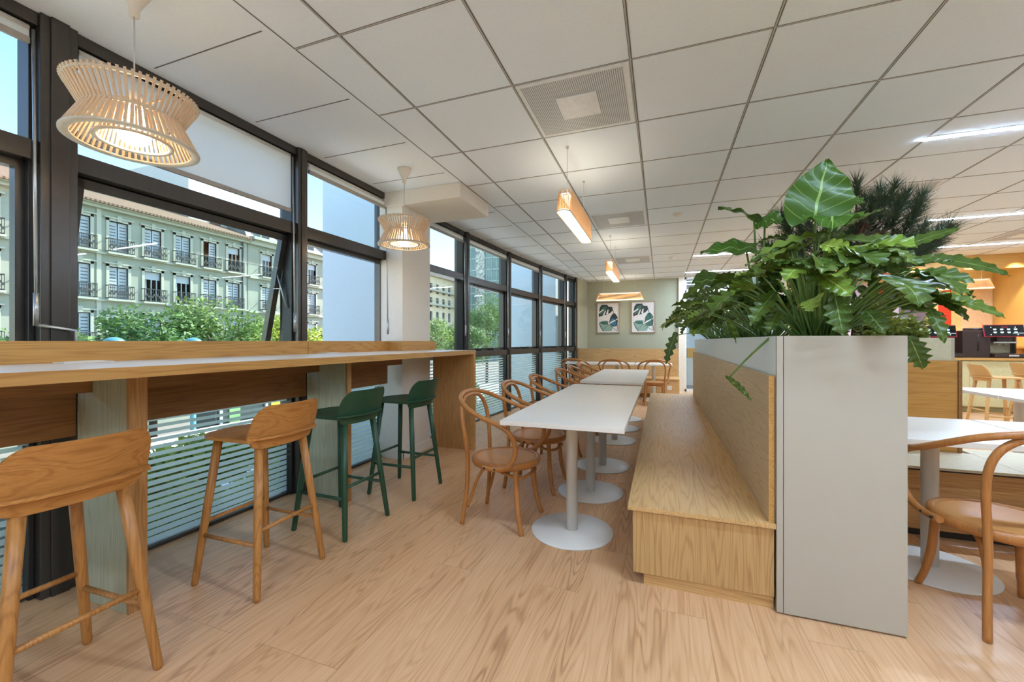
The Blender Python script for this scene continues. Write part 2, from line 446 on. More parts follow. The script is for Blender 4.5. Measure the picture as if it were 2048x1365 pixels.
# ------------------------------------------------------------------ windows
def seg(i):
    (x0, y0), (x1, y1) = MU[i], MU[i+1]
    d = Vector((x1-x0, y1-y0, 0)); L = d.length; d.normalize()
    # local frame: +x into the room, y along the facade
    M = Matrix(((d.y, d.x, 0, x0), (-d.x, d.y, 0, y0), (0, 0, 1, 0), (0, 0, 0, 1)))
    return M, L
Z2a, Z2b, Z1a, Z1b = .965, 1.055, 2.035, 2.125
handle_bays = (8, 9, 10, 11)
WN = 1
for i in range(len(MU)-1):
    if i == 6: continue
    WN += 1
    M, L = seg(i)
    w = thing('window_%d' % WN, None, None, (MU[i][0], MU[i][1], 0), kind='structure')
    hw0 = .065 if i == 4 else .043
    if i == 7: hw0 = .03
    m = MB()
    m.box((-.20, -hw0, 0), (0, hw0, CZ), M=M)
    m.box((-.22, -hw0*.5, 0), (.012, hw0*.5, CZ), M=M) if i == 4 else m.box((0, -.018, 0), (.008, .018, CZ), M=M)
    m.build('mullion', M_frame, w, world=True, bevel=.003)
    a, b = hw0, L-.043
    if i == 3: b = L-.065
    f = MB()
    f.box((-.17, a, CZ-.06), (-.02, b, CZ), M=M).box((-.17, a, 0), (-.07, b, .022), M=M)
    f.box((-.17, a, Z1a), (-.02, b, Z1b), M=M).box((-.17, a, Z2a), (-.02, b, Z2b), M=M)
    f.box((-.15, a, CZ-.10), (-.06, b, CZ-.06), 1, M=M)
    for yy in (a, b-.02): f.box((-.15, yy, 0), (-.05, yy+.02, CZ), 1, M=M)
    f.build('frame', [M_frame, M_frame2], w, world=True, bevel=.002)
    gl = MB()
    gl.box((-.115, a+.01, .018), (-.105, b-.01, Z2a+.005), M=M)
    gl.box((-.115, a+.01, Z1b-.005), (-.105, b-.01, CZ-.09), M=M)
    if i not in (5,): gl.box((-.115, a+.01, Z2b-.005), (-.105, b-.01, Z1a+.005), M=M)
    gl.build('glass', M_glass, w, world=True)
    # inner sash frame of the opening pane
    sash = i not in (7,)
    if sash and i != 4:
        s = MB()
        s.box((-.135, a+.02, Z2b), (-.085, a+.05, Z1a), M=M).box((-.135, b-.05, Z2b), (-.085, b-.02, Z1a), M=M)
        s.box((-.135, a+.02, Z2b), (-.085, b-.02, Z2b+.035), M=M).box((-.135, a+.02, Z1a-.035), (-.085, b-.02, Z1a), M=M)
        s.build('sash', M_frame, w, world=True)
    if i == 4:
        # this sash is hinged at the top and tilted outwards
        T = M @ Matrix.Translation((-.11, 0, Z1a)) @ Matrix.Rotation(R(13), 4, 'Y')
        s = MB(); hgt = Z1a-Z2b
        s.box((-.025, a+.02, -hgt), (.025, a+.065, 0), M=T).box((-.025, b-.065, -hgt), (.025, b-.02, 0), M=T)
        s.box((-.025, a+.02, -hgt), (.025, b-.02, -hgt+.06), M=T).box((-.025, a+.02, -.05), (.025, b-.02, 0), M=T)
        so = s.build('sash', M_frame, w, world=True, bevel=.002)
        MB().box((-.005, a+.06, -hgt+.05), (.005, b-.06, -.04), M=T).build('glass', M_glass, w, world=True)
        p0 = M @ Vector((-.09, b-.03, 1.46)); p1 = T @ Vector((0, b-.06, -.28))
        MB().tube([p0, p1], .007, 8).build('stay_arm', M_alu, w, world=True)
    # frosted stripes on the low pane
    fr = MB(); z = .06; k = 0
    n = 22
    for k in range(n):
        z0 = .026+k*(Z2a-.05)/n; th = .035-.020*(k/n)
        fr.box((-.104, a+.02, z0), (-.1025, b-.02, z0+th), M=M)
    fr.build('frosted_stripes', M_frost, w, world=True)
    if i in handle_bays:
        for q in (.3, .62):
            h = MB(); yy = a+(b-a)*q; sg = 1 if q < .5 else -1
            h.box((-.085, yy-.03, Z2b), (-.02, yy+.03, Z2b+.014), M=M)
            h.tube([M @ Vector((-.05, yy, Z2b+.012)), M @ Vector((-.04, yy+.03*sg, Z2b+.035)), M @ Vector((-.035, yy+.12*sg, Z2b+.03))], .009, 8)
            h.build('handle', M_black, w, world=True)
    # right-hand jamb of last bay
    if i == 5:
        j = MB().box((-.20, L-.04, 0), (0, L+.045, CZ), M=M); j.build('mullion', M_frame, w, world=True, bevel=.003)
    if i == len(MU)-2:
        j = MB().box((-.20, L-.03, 0), (0, L+.03, CZ), M=M); j.build('mullion', M_frame, w, world=True)
struct('trim_corner', MB().box((-1.925, 9.86, 0), (-1.875, 9.92, 1.03)).box((-1.925, 9.86, 1.03), (-1.89, 9.90, CZ)), M_barz)

# roller blinds: one lowered, the rest rolled up, each with a crank rod
bl_labels = {3: 'rolled-up white blind at the head of the leftmost window', 4: 'lowered pale grey roller blind behind the big slatted pendant', 5: 'rolled-up blind above the window left of the white pillar',
             7: 'rolled-up blind on the first window right of the white pillar', 8: 'rolled-up blind, second window right of the white pillar', 9: 'rolled-up blind, third window right of the white pillar',
             10: 'rolled-up blind, fourth window right of the white pillar'}
for i, lab in bl_labels.items():
    M, L = seg(i)
    o = thing('roller_blind', lab, 'blind', tuple(M @ Vector((0, L/2, CZ-.09))), group='roller blinds on the window wall')
    a, b = .08, L-.09
    MB().tube([M @ Vector((-.045, a, CZ-.085)), M @ Vector((-.045, b, CZ-.085))], .02, 12).build('roll', plain('blind_roll', (214, 211, 204), .7), o, world=True)
    zb = 2.225 if i == 4 else CZ-.13
    MB().box((-.03, a, zb), (-.028, b, CZ-.085), M=M).build('fabric', M_blind, o, world=True)
    MB().box((-.038, a, zb-.03), (-.018, b, zb), M=M).build('bottom_bar', plain('blind_bar', (168, 160, 150), .5), o, world=True, bevel=.004)
    r = MB(); r.tube([M @ Vector((-.02, b+.01, CZ-.09)), M @ Vector((.005, b+.01, 1.30))], .0065, 8)
    r.tube([M @ Vector((.005, b+.01, 1.42)), M @ Vector((.005, b+.01, 1.27))], .011, 8)
    if i == 3:
        r.tube([M @ Vector((.005, b+.01, 1.275)), M @ Vector((.04, b+.13, 1.25)), M @ Vector((.045, b+.125, 1.10))], .008, 8)
    r.build('crank_rod', M_alu, o, world=True)

# ------------------------------------------------------------------ bar counter
BT = 1.10
bar = thing('bar_counter', 'long oak bar counter along the windows with panel legs and a raised ledge', 'counter', (-2.25, 1.5, 0))
MB().box((-2.585, -3.2, BT-.044), (-1.93, 4.155, BT)).build('top', M_white, bar, world=True, bevel=.002)
MB().box((-1.931, -3.2, BT-.044), (-1.927, 4.156, BT-.0005)).build('edge_band', M_bary, bar, world=True)
led = MB().box((-2.625, -3.2, BT), (-2.585, 2.482, 1.2)).box((-2.625, 2.486, BT), (-2.585, 3.53, 1.2))
led.box((-2.585, 3.49, BT), (-2.463, 3.53, 1.2)).box((-2.463, 3.49, BT), (-2.425, 4.155, 1.2))
led.build('ledge', M_bary, bar, world=True, bevel=.0015)
MB().box((-1.965, 4.105, 0), (-1.928, 4.155, BT-.044)).build('end_panel_edge', M_bary, bar, world=True)
MB().box((-2.44, 4.11, 0), (-1.96, 4.15, BT-.044)).build('end_panel', M_barz, bar, world=True)
for (y0, y1) in ((1.127, 1.197), (2.462, 2.505), (-.25, -.18), (-1.7, -1.63)):
    MB().box((-2.57, y0, 0), (-2.205, y1, BT-.044)).build('support_panel', M_pside_daylit, bar, world=True)
    MB().box((-2.205, y0, 0), (-2.188, y1, BT-.044)).build('support_edge', M_barz, bar, world=True)
segs = [(-3.2, -1.7), (-1.63, -.25), (-.18, 1.127), (1.197, 2.462), (2.505, 3.53)]
for y0, y1 in segs:
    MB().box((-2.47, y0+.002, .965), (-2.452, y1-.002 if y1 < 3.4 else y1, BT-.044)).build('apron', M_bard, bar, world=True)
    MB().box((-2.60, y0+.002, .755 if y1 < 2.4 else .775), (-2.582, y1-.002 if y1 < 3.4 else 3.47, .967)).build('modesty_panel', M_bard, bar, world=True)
for k, (x, y) in enumerate(((-2.50, 1.12), (-2.50, 2.62))):
    p = thing('socket_plate', ('flat white socket plate on the bar top, the nearer one' if k == 0 else 'flat white socket plate on the bar top above the green stools'), 'socket', (x, y, BT), group='socket plates on the bar')
    MB().box((-.045, -.09, 0), (.045, .09, .006)).build('plate', M_white, p, bevel=.002)
    MB().box((-.03, -.06, .006), (.03, .06, .009)).build('cover', M_whitem, p, bevel=.001)

# ------------------------------------------------------------------ bar stools
def make_stool(name, label, mw, ml, loc, rz, group):
    t = thing(name, label, 'stool', loc, rz, group)
    # seat is turned towards -x; the backrest stands at +x
    G = []; G2 = []
    n, m = 14, 12
    for i in range(n+1):
        u = i/n
        x = .175-u*.42
        if u < .55: hw = .205
        else:
            q = (u-.55)/.45; hw = .205*math.sqrt(max(0, 1-q**2.6))*.99+.004
        row = []; row2 = []
        for j in range(m+1):
            s = -1+2*j/m
            yy = hw*s
            dip = -.012*(1-s*s)*(1-abs(u-.45)*1.3)+.012*max(0, u-.7)*-1.2
            xx = x+.02*(s*s)*(1 if u < .1 else 0)*-1
            row.append((xx, yy, .738+dip)); row2.append((xx, yy, .722+dip))
        G.append(row); G2.append(row2)
    mb = MB().grid([r[::-1] for r in G]).grid(G2)
    for i in range(n):
        for j in (0, m):
            a, b, c, d = G[i][j], G[i+1][j], G2[i+1][j], G2[i][j]
            mb.quad(a, b, c, d, smooth=True)
    mb.grid([G[n][::-1], G2[n][::-1]]); mb.grid([G[0], G2[0]])
    mb.build('seat', mw, t)
    # curved backrest with clipped upper corners and rounded lower corners
    def width(z):
        if z < .735:
            q = (.735-z)/.055; return .185-.03*q*q
        q = (z-.735)/.16
        if q < .55: return .2-.012*q
        r = (q-.55)/.45
        return .194-.055*(1-math.sqrt(max(0, 1-r*r)))-.012*r
    zs = [.682, .684, .69, .70, .715, .735, .76, .79, .82, .845, .865, .878, .887, .892, .894]
    G = []; G2 = []
    for z in zs:
        w = width(z)
        if z <= .69: w *= (.80+.2*math.sqrt((z-.682)/.008)) if z > .682 else .80
        row = []; row2 = []
        for j in range(15):
            s = -1+2*j/14; yy = w*s
            x = .178+.05*(z-.735)/.16-.045*(yy/.2)**2
            row.append((x, yy, z)); row2.append((x+.012, yy, z))
        G.append(row); G2.append(row2)
    mb = MB().grid(G).grid([r[::-1] for r in G2])
    mb.grid([G[-1][::-1], G2[-1][::-1]]).grid([G[0], G2[0]])
    mb.grid([[r[0] for r in G][::-1], [r[0] for r in G2][::-1]]).grid([[r[-1] for r in G], [r[-1] for r in G2]])
    mb.build('backrest', mw, t)
    # thin shelf lip where the seat pushes through the back
    pts = []
    for j in range(15):
        s = -1+2*j/14; yy = .205*s
        pts.append((.19-.045*(yy/.2)**2, yy))
    mb = MB()
    A = [(x-.02, y, .742) for x, y in pts]; B = [(x+.026*(1-abs(y/.215)**6), y, .742) for x, y in pts]
    C = [(x-.02, y, .730) for x, y in pts]; D = [(x+.026*(1-abs(y/.215)**6), y, .732) for x, y in pts]
    mb.grid([A, B]).grid([B, D]).grid([D, C]).grid([C, A])
    mb.build('back_lip', mw, t)
    tops = {}
    for sx in (1, -1):
        for sy in (1, -1):
            p0 = Vector((.135*sx-.005, .125*sy, .722)); p1 = Vector((.205*sx, .20*sy, 0))
            tops[(sx, sy)] = (p0, p1)
            MB().tube([p0, p0.lerp(p1, .5), p0.lerp(p1, .985), p1], [.020, .0185, .0155, .012], 12).build('leg', ml, t)
    def at(sx, sy, z):
        p0, p1 = tops[(sx, sy)]; return p0.lerp(p1, (p0.z-z)/(p0.z-p1.z))
    for (a, b, z, r) in (((1, 1), (1, -1), .305, .010), ((-1, 1), (-1, -1), .305, .010), ((1, 1), (-1, 1), .24, .010), ((1, -1), (-1, -1), .24, .010)):
        MB().tube([at(*a, z), at(*b, z)], r, 10).build('stretcher', ml, t)
    return t
S1 = make_stool('bar_stool', 'nearest oak bar stool, cut off by the left edge of the photo', M_stool, M_stoolz, (-1.93, .775, 0), R(2), 'oak bar stools at the window bar')
s2 = copy_tree(S1); s2.location = (-1.955, 1.58, 0); s2.rotation_euler.z = R(1); s2['label'] = 'second oak bar stool, standing whole before the green ones'
S3 = make_stool('bar_stool', 'dark green bar stool next to the oak ones', M_stoolg, M_stoolg, (-1.975, 2.18, 0), R(-1), 'green bar stools at the window bar')
s4 = copy_tree(S3); s4.location = (-1.948, 2.86, 0); s4.rotation_euler.z = R(0); s4['label'] = 'farther dark green bar stool in front of the white pillar'
K1 = make_stool('bar_stool', 'pale wooden stool before the kitchen cabinets, below the coffee machine', M_pale, M_pale, (4.08, 7.15, 0), R(178), 'pale stools by the kitchen')
k2 = copy_tree(K1); k2.location = (4.85, 7.75, 0); k2.rotation_euler.z = R(176); k2['label'] = 'pale wooden stool at the right edge of the photo by the kitchen'

# ------------------------------------------------------------------ bentwood armchairs
def make_chair(label, loc, rz, group):
    t = thing('bentwood_armchair', label, 'chair', loc, rz, group)
    zs = .43
    MB().lathe([(.20, zs-.045), (.222, zs-.045), (.232, zs-.03), (.232, zs-.008), (.224, zs), (.205, zs-.001), (.200, zs-.006)], sides=40, close=True).build('seat_ring', M_bent, t)
    MB().lathe([(0, zs-.022), (.203, zs-.022), (.203, zs-.006), (.19, zs-.004), (0, zs-.006)], sides=40).build('seat', M_seat, t)
    # rear legs and inner hoop: one bent piece
    half = [(-.235, .185, 0), (-.222, .178, .10), (-.21, .17, .22), (-.205, .165, .34), (-.205, .168, .45), (-.215, .178, .56), (-.232, .183, .67), (-.25, .165, .755), (-.262, .115, .808), (-.268, .05, .826)]
    path = smooth_path(half+[(-.268, -.05, .826)]+[(x, -y, z) for x, y, z in half[::-1]][1:], 5)
    MB().tube(path, .0145, 10).build('rear_leg_hoop', M_bent, t)
    # outer arm and back rail
    half = [(-.06, .240, .408), (.03, .246, .405), (.11, .256, .425), (.165, .266, .49), (.178, .275, .57), (.145, .284, .645), (.07, .288, .69), (-.04, .285, .725), (-.15, .262, .77), (-.235, .20, .815), (-.28, .10, .842), (-.292, 0, .85)]
    path = smooth_path(half+[(x, -y, z) for x, y, z in half[::-1]][1:], 5)
    MB().tube(path, .0155, 10).build('arm_rail', M_bent, t)
    for sy in (1, -1):
        MB().tube(smooth_path([(.13, .15*sy, zs-.03), (.137, .155*sy, .33), (.145, .163*sy, .20), (.165, .178*sy, .08), (.188, .195*sy, 0)], 4), [.0175]*12+[.015]*5, 10).build('leg', M_bent, t)
    hb = [(-.208, .165, .11), (-.185, .155, .17), (-.15, .142, .28), (-.11, .135, .35), (-.06, .135, .375), (.02, .14, .36), (.11, .138, .335), (.165, .115, .33), (.185, .06, .335), (.188, 0, .338)]
    path = smooth_path(hb+[(x, -y, z) for x, y, z in hb[::-1]][1:], 5)
    MB().tube(path, .0105, 8).build('brace', M_bent, t)
    b = MB()
    for sy in (1, -1):
        for x in (-.035, .035): b.tube([(x, .255*sy, .408), (x, .2635*sy, .408)], .0065, 8)
    b.build('bolts', M_black, t)
    return t
C1 = make_chair('nearest bentwood armchair at the white tables, its whole round seat in view', (-.985, 2.61, 0), R(-3), 'bentwood armchairs along the window side of the white tables')
CH = [((-.965, 3.33), -2, 'second bentwood armchair along the row of white tables'), ((-.96, 4.06), 2, 'third bentwood armchair in the row beside the white tables'),
      ((-.95, 5.10), -2, 'fourth bentwood armchair, at the front of the far white table group'), ((-.95, 5.80), 3, 'fifth bentwood armchair, beside the far white table group'),
      ((-.95, 6.50), 0, 'last bentwood armchair in the row, deepest beside the far white tables')]
for (x, y), a, lab in CH:
    c = copy_tree(C1); c.location = (x, y, 0); c.rotation_euler.z = R(a); c['label'] = lab
for k, (x, lab) in enumerate(((-1.62, 'left of three bentwood armchairs seen from behind at the back wall tables'), (-.87, 'middle of three bentwood armchairs seen from behind at the back wall tables'), (-.12, 'right of three bentwood armchairs seen from behind, beside the back bench end'))):
    c = copy_tree(C1); c.location = (x, 8.28, 0); c.rotation_euler.z = R(90+(k-1)*4); c['label'] = lab; c['group'] = 'bentwood armchairs with their backs to us at the far tables'
c = copy_tree(C1); c.location = (1.40, 2.43, 0); c.rotation_euler.z = R(92)
c['label'] = 'bentwood armchair cut by the right edge, beside the grey planter end'; c['group'] = 'bentwood armchairs at the tables right of the planter'

# ------------------------------------------------------------------ tables
def make_table(label, loc, w, d, group, rz=0):
    t = thing('cafe_table', label, 'table', loc, rz, group)
    MB().box((-w/2, -d/2, .713), (w/2, d/2, .74)).build('tabletop', M_white, t, bevel=.0015)
    MB().lathe([(.036, .012), (.036, .70), (.12, .702), (.12, .713)], sides=28).build('pedestal', M_whitem, t)
    MB().lathe([(.255, 0), (.257, .004), (.253, .0085), (.06, .0125), (0, .0125)], sides=56).build('base', M_whitem, t)
    return t
T1 = make_table('nearest white cafe table, its round base fully in view', (-.53, 2.585, 0), .70, .72, 'white tables between the chairs and the oak bench')
TT = [((-.53, 3.31), 'second white cafe table, pushed against the nearest one'), ((-.53, 4.035), 'third white cafe table, last of the nearer group'),
      ((-.53, 5.11), 'first white cafe table of the far group'), ((-.53, 5.835), 'middle white cafe table of the far group'), ((-.53, 6.56), 'last white cafe table of the far group')]
for (x, y), lab in TT:
    c = copy_tree(T1); c.location = (x, y, 0); c['label'] = lab
for x, lab in ((-1.60, 'left white table before the oak bench at the back wall'), (-.87, 'middle white table before the oak bench at the back wall'), (-.14, 'right white table before the oak bench at the back wall')):
    c = copy_tree(T1); c.location = (x, 8.92, 0); c['label'] = lab; c['group'] = 'white tables at the back wall bench'
for (x, y), lab in (((1.345, 2.82), 'white table right of the planter with the cut-off armchair'), ((2.055, 2.82), 'white table at the right edge joined to the one by the planter')):
    c = copy_tree(T1); c.location = (x, y, 0); c['label'] = lab; c['group'] = 'white tables right of the planter'
for (x, y), lab in (((3.02, 5.02), 'farther white table at right, before the pale stool'), ((3.02, 4.29), 'white table cut by the right edge, nearer of the distant pair')):
    c = copy_tree(T1); c.location = (x, y, 0); c['label'] = lab; c['group'] = 'white tables before the kitchen'

# ------------------------------------------------------------------ bench with planter (the divider)
PY0, PY1 = 2.10, 6.78
bench = thing('bench', 'long oak bench with low seat built against the planter, running into the room', 'bench', (.15, 2.12, 0))
MB().box((-.155, 2.105, .368), (.478, 5.35, .39)).box((-.155, 5.353, .368), (.478, 6.80, .39)).build('seat', M_oaky, bench, world=True, bevel=.0015)
MB().box((-.131, 2.121, .06), (.474, 2.137, .368)).build('end_panel', M_oakz, bench, world=True, bevel=.001)
MB().box((-.131, 2.138, .06), (-.115, 6.78, .368)).build('front_panel', M_oakz, bench, world=True)
MB().box((-.08, 2.135, 0), (.474, 2.15, .06)).box((-.08, 2.15, 0), (-.065, 6.76, .06)).build('plinth', M_oak, bench, world=True)
MB().box((.452, 2.122, .39), (.474, 6.76, 1.045)).build('backrest', M_oakpale, bench, world=True)
MB().box((.4515, 2.118, .39), (.4745, 2.1225, 1.0455)).build('backrest_edge', M_bary, bench, world=True)
o = thing('wall_socket', 'small white socket on the front of the long oak bench near its end', 'socket', (-.131, 2.36, .24))
MB().box((-.009, -.04, -.04), (0, .04, .04)).build('plate', M_white, o, bevel=.003)
MB().box((-.014, -.022, -.022), (-.009, .022, .022)).build('insert', M_whitem, o, bevel=.002)

pl = thing('planter', 'tall greige planter box dividing the room, full of leafy plants', 'planter', (.7, 2.1, 0))
MB().box((.505, PY0, .008), (.933, PY0+.02, 1.222)).build('end_panel', M_greige, pl, world=True, bevel=.001)
MB().box((.479, PY0+.002, .008), (.503, PY0+.02, 1.222)).build('corner_strip', M_greige, pl, world=True, bevel=.001)
MB().box((.479, PY0+.02, .39), (.495, PY1, 1.222)).build('left_side', M_planterw, pl, world=True)
MB().box((.917, PY0+.02, 0), (.933, PY1, 1.222)).box((.479, PY1-.016, 0), (.917, PY1, 1.222)).build('right_side', M_greige, pl, world=True)
MB().box((.495, PY0+.02, 1.10), (.917, PY1-.016, 1.20)).build('soil', M_soil, pl, world=True)
MB().box((.52, PY0+.03, 0), (.9, PY1-.03, .02)).build('base', M_black, pl, world=True)

pl2 = thing('planter', 'greige planter box standing behind the oak backrest at right', 'planter', (1.4, 3.9, 0))
MB().box((.94, 3.69, 0), (1.875, 3.706, 1.222)).build('front_panel', plain('planter_cream', (208, 200, 168), .6), pl2, world=True)
MB().box((1.875, 3.69, 0), (1.893, 4.10, 1.222)).box((.94, 4.084, 0), (1.875, 4.10, 1.222)).build('side_panel', M_greige, pl2, world=True)
MB().box((.94, 3.706, 1.1), (1.875, 4.084, 1.195)).build('soil', M_soil, pl2, world=True)
b2 = thing('bench', 'oak backed bench with greige seat behind the tables right of the planter', 'bench', (1.6, 3.4, 0))
MB().box((.96, 3.664, .44), (1.895, 3.686, 1.065)).build('backrest', wood('oak_warm_x', (216, 160, 84), (176, 120, 54), 'X'), b2, world=True)
MB().box((1.896, 3.655, .44), (1.915, 3.69, 1.0655)).build('backrest_edge', M_bard, b2, world=True)
MB().box((.96, 3.19, .425), (1.963, 3.662, .44)).box((1.966, 3.19, .425), (3.4, 3.80, .44)).build('seat', M_seatgrey, b2, world=True)
MB().box((.96, 3.225, .05), (3.4, 3.24, .408)).box((3.38, 3.24, .05), (3.4, 3.8, .408)).build('front_panel', M_barx, b2, world=True)
MB().box((.97, 3.235, .405), (3.38, 3.25, .426)).box((.96, 3.26, 0), (3.36, 3.275, .05)).build('plinth', M_frame2, b2, world=True)

b3 = thing('bench', 'oak bench along the back wall beneath the two leaf prints', 'bench', (-.7, 9.5, 0))
MB().box((-1.84, 9.2, .385), (.36, 9.85, .405)).build('seat', M_oak, b3, world=True)
MB().box((-1.84, 9.22, .09), (.36, 9.235, .385)).box((.345, 9.235, .09), (.36, 9.85, .385)).build('front_panel', M_oak, b3, world=True)
MB().box((-1.84, 9.26, 0), (.33, 9.27, .09)).build('plinth', M_bard, b3, world=True)
MB().box((-1.86, 9.85, .0), (.36, 9.885, 1.025)).build('backrest', M_oak, b3, world=True)
o = thing('wall_socket', 'square white socket on the front of the back wall bench', 'socket', (.165, 9.22, .22))
MB().box((-.045, -.01, -.045), (.045, 0, .045)).build('plate', M_white, o, bevel=.003)
MB().box((-.022, -.014, -.022), (.022, -.01, .022)).build('insert', M_whitem, o)

# ------------------------------------------------------------------ pendants
def waist_pendant(label, loc):
    t = thing('pendant_lamp', label, 'lamp', (loc[0], loc[1], CZ), group='waisted slatted pendants over the bar')
    MB().lathe([(.062, 0), (.060, -.012), (.03, -.07), (.020, -.09), (.018, -.125), (0, -.125)], sides=28).build('ceiling_cup', M_whitem, t)
    MB().tube([(0, 0, -.12), (0, 0, -.52)], .003, 8).build('cord', M_cable, t)
    zt, zm, zb = 2.262-CZ, 2.158-CZ, 2.045-CZ
    rt, rm, rb = .222, .168, .222
    s = MB(); n = 62
    for k in range(n):
        a = 2*PI*k/n; ca, sa = math.cos(a), math.sin(a)
        for (r0, z0, r1, z1) in ((rt, zt, rm-.006, zm-.006), (rm-.006, zm+.006, rb, zb)):
            p0 = Vector((r0*ca, r0*sa, z0)); p1 = Vector((r1*ca, r1*sa, z1))
            tn = Vector((-sa, ca, 0)); dn = (p1-p0).normalized(); nn = tn.cross(dn)
            w, h = .0045, .0035
            n0 = len(s.v)
            for p in (p0, p1):
                for (i, j) in ((-1, -1), (1, -1), (1, 1), (-1, 1)):
                    s.v.append(tuple(p+tn*w*i+nn*h*j))
            for f in ((0, 1, 5, 4), (1, 2, 6, 5), (2, 3, 7, 6), (3, 0, 4, 7), (0, 3, 2, 1), (4, 5, 6, 7)):
                s.f.append(tuple(n0+q for q in f)); s.mi.append(0); s.sm.append(False)
    s.build('slats', M_pend, t)
    def ring(r, z, w=.008, h=.005): return [(r-w, z-h), (r+w, z-h), (r+w, z+h), (r-w, z+h)]
    rr = MB()
    for r, z in ((rt-.012, zt-.012), (rm-.008, zm)): rr.lathe(ring(r, z), sides=56, close=True)
    rr.build('upper_rings', M_pendpale, t)
    MB().lathe([(rb-.028, zb-.004), (rb+.004, zb-.004), (rb+.004, zb+.003), (rb-.028, zb+.003)], sides=56, close=True).build('rim_ring', M_pendpale, t)
    # inner cone of slats with its small ring
    s = MB(); n = 44
    for k in range(n):
        a = 2*PI*k/n; ca, sa = math.cos(a), math.sin(a)
        p0 = Vector((.125*ca, .125*sa, zb+.012)); p1 = Vector((.08*ca, .08*sa, zm+.05)); tn = Vector((-sa, ca, 0))
        s.quad(p0-tn*.004, p0+tn*.004, p1+tn*.004, p1-tn*.004); s.quad(p1-tn*.004+Vector((ca*.004, sa*.004, 0)), p1+tn*.004+Vector((ca*.004, sa*.004, 0)), p0+tn*.004+Vector((ca*.004, sa*.004, 0)), p0-tn*.004+Vector((ca*.004, sa*.004, 0)))
    for a in (0, PI/2, PI, 3*PI/2):
        s.box((.07, -.004, zm+.042), (rm+.01, .004, zm+.05), M=Matrix.Rotation(a, 4, 'Z'))
    s.build('inner_slats', M_pend, t)
    MB().lathe(ring(.125, zb+.012, .008, .004), sides=48, close=True).build('inner_ring', M_pendpale, t)
    MB().lathe([(0, zb+.0), (.03, zb+.004), (.048, zb+.018), (.056, zb+.042), (.05, zb+.07), (.034, zb+.1), (.028, zb+.16), (0, zb+.162)], sides=28).build('bulb', M_bulb, t)
    MB().lathe([(.022, zb+.16), (.03, zb+.165), (.028, zb+.22), (0, zb+.23)], sides=20).build('lamp_holder', M_whitem, t)
    return t
PD1 = waist_pendant('big waisted slatted wooden pendant lamp at upper left over the bar', (-2.131, 1.117))
p2 = copy_tree(PD1); p2.location = (-2.131, 3.10, CZ); p2['label'] = 'waisted slatted wooden pendant in front of the white pillar'

def linear_pendant(label, loc, rz, warm=True):
    t = thing('linear_pendant', label, 'lamp', (loc[0], loc[1], CZ), rz, 'long slatted pendant lamps')
    zb, zt = 2.172-CZ, 2.35-CZ
    def outline(L, W, n=9):
        pts = []; r = W/2
        for q in range(n): a = -PI/2+PI*q/(n-1); pts.append((r*math.cos(a)+L/2-r, r*math.sin(a)))
        for q in range(n): a = PI/2+PI*q/(n-1); pts.append((r*math.cos(a)-L/2+r, r*math.sin(a)))
        return pts
    s = MB(); shell = MB()
    Lb, Lt, Wb, Wt = 1.10, .96, .105, .105
    ob, ot = outline(Lb, Wb, 15), outline(Lt, Wt, 15)
    # vertical slats all round (closely set along the straight sides)
    def along(ol, f):
        P = [Vector(p) for p in ol]+[Vector(ol[0])]
        d = [0]
        for a, b in zip(P, P[1:]): d.append(d[-1]+(b-a).length)
        x = f*d[-1]
        for k in range(len(P)-1):
            if d[k+1] >= x: 
                q = (x-d[k])/max(1e-9, d[k+1]-d[k]); return P[k].lerp(P[k+1], q), (P[k+1]-P[k]).normalized()
        return P[-1], (P[-1]-P[-2]).normalized()
    n = 170
    for k in range(n):
        (b, tb), (a, ta) = along(ob, (k+.5)/n), along(ot, (k+.5)/n)
        tn = Vector((tb.x, tb.y, 0)); nn = Vector((tb.y, -tb.x, 0)); w = .0036; h = .002
        p0 = Vector((b.x, b.y, zb)); p1 = Vector((a.x, a.y, zt)); n0 = len(s.v)
        for p in (p0, p1):
            for (i, j) in ((-1, -1), (1, -1), (1, 1), (-1, 1)): s.v.append(tuple(p+tn*w*i*(.9 if abs(b.x) < .46 else .55)+nn*h*j))
        for f in ((0, 1, 5, 4), (1, 2, 6, 5), (2, 3, 7, 6), (3, 0, 4, 7)):
            s.f.append(tuple(n0+q for q in f)); s.mi.append(0); s.sm.append(False)
    s.build('slats', M_pendl, t)
    r = MB(); 
    r.tube([(x, y, zb) for x, y in ob], .0045, 6, closed=True); r.tube([(x, y, zt) for x, y in ot], .0045, 6, closed=True)
    r.build('rims', M_pendpale, t)
    MB().prism(outline(Lb-.02, Wb-.016), zb+.006, zb+.012).build('diffuser', M_diff, t)
    MB().box((-.44, -.022, zt-.03), (.44, .022, zt-.02)).build('fitting', M_whitem, t)
    MB().box((-.44, -.03, zt-.02), (.44, .03, zt-.016)).build('added_uplight', M_uplight, t)  # added glowing panel facing up, brightens the ceiling
    for x in (-.37, .37): MB().tube([(x, 0, zt-.02), (x, 0, -.011)], .0018, 6).lathe([(0, -.012), (.012, -.012), (.012, 0), (0, 0)], c=(x, 0, 0), sides=12).build('wire', M_cable, t)
    return t
L1 = linear_pendant('long slatted pendant hanging nearest over the white tables', (-.69, 3.55), R(90))
for (x, y), rz, lab in (((-.69, 6.45), 90, 'second long slatted pendant, farther along over the white tables'), ((-.93, 10.1), 0, 'long slatted pendant before the leaf prints on the back wall'), ((5.2, 10.12), 0, 'long slatted pendant in the kitchen niche above the coffee machines')):
    c = copy_tree(L1); c.location = (x, y, CZ); c.rotation_euler.z = R(rz); c['label'] = lab

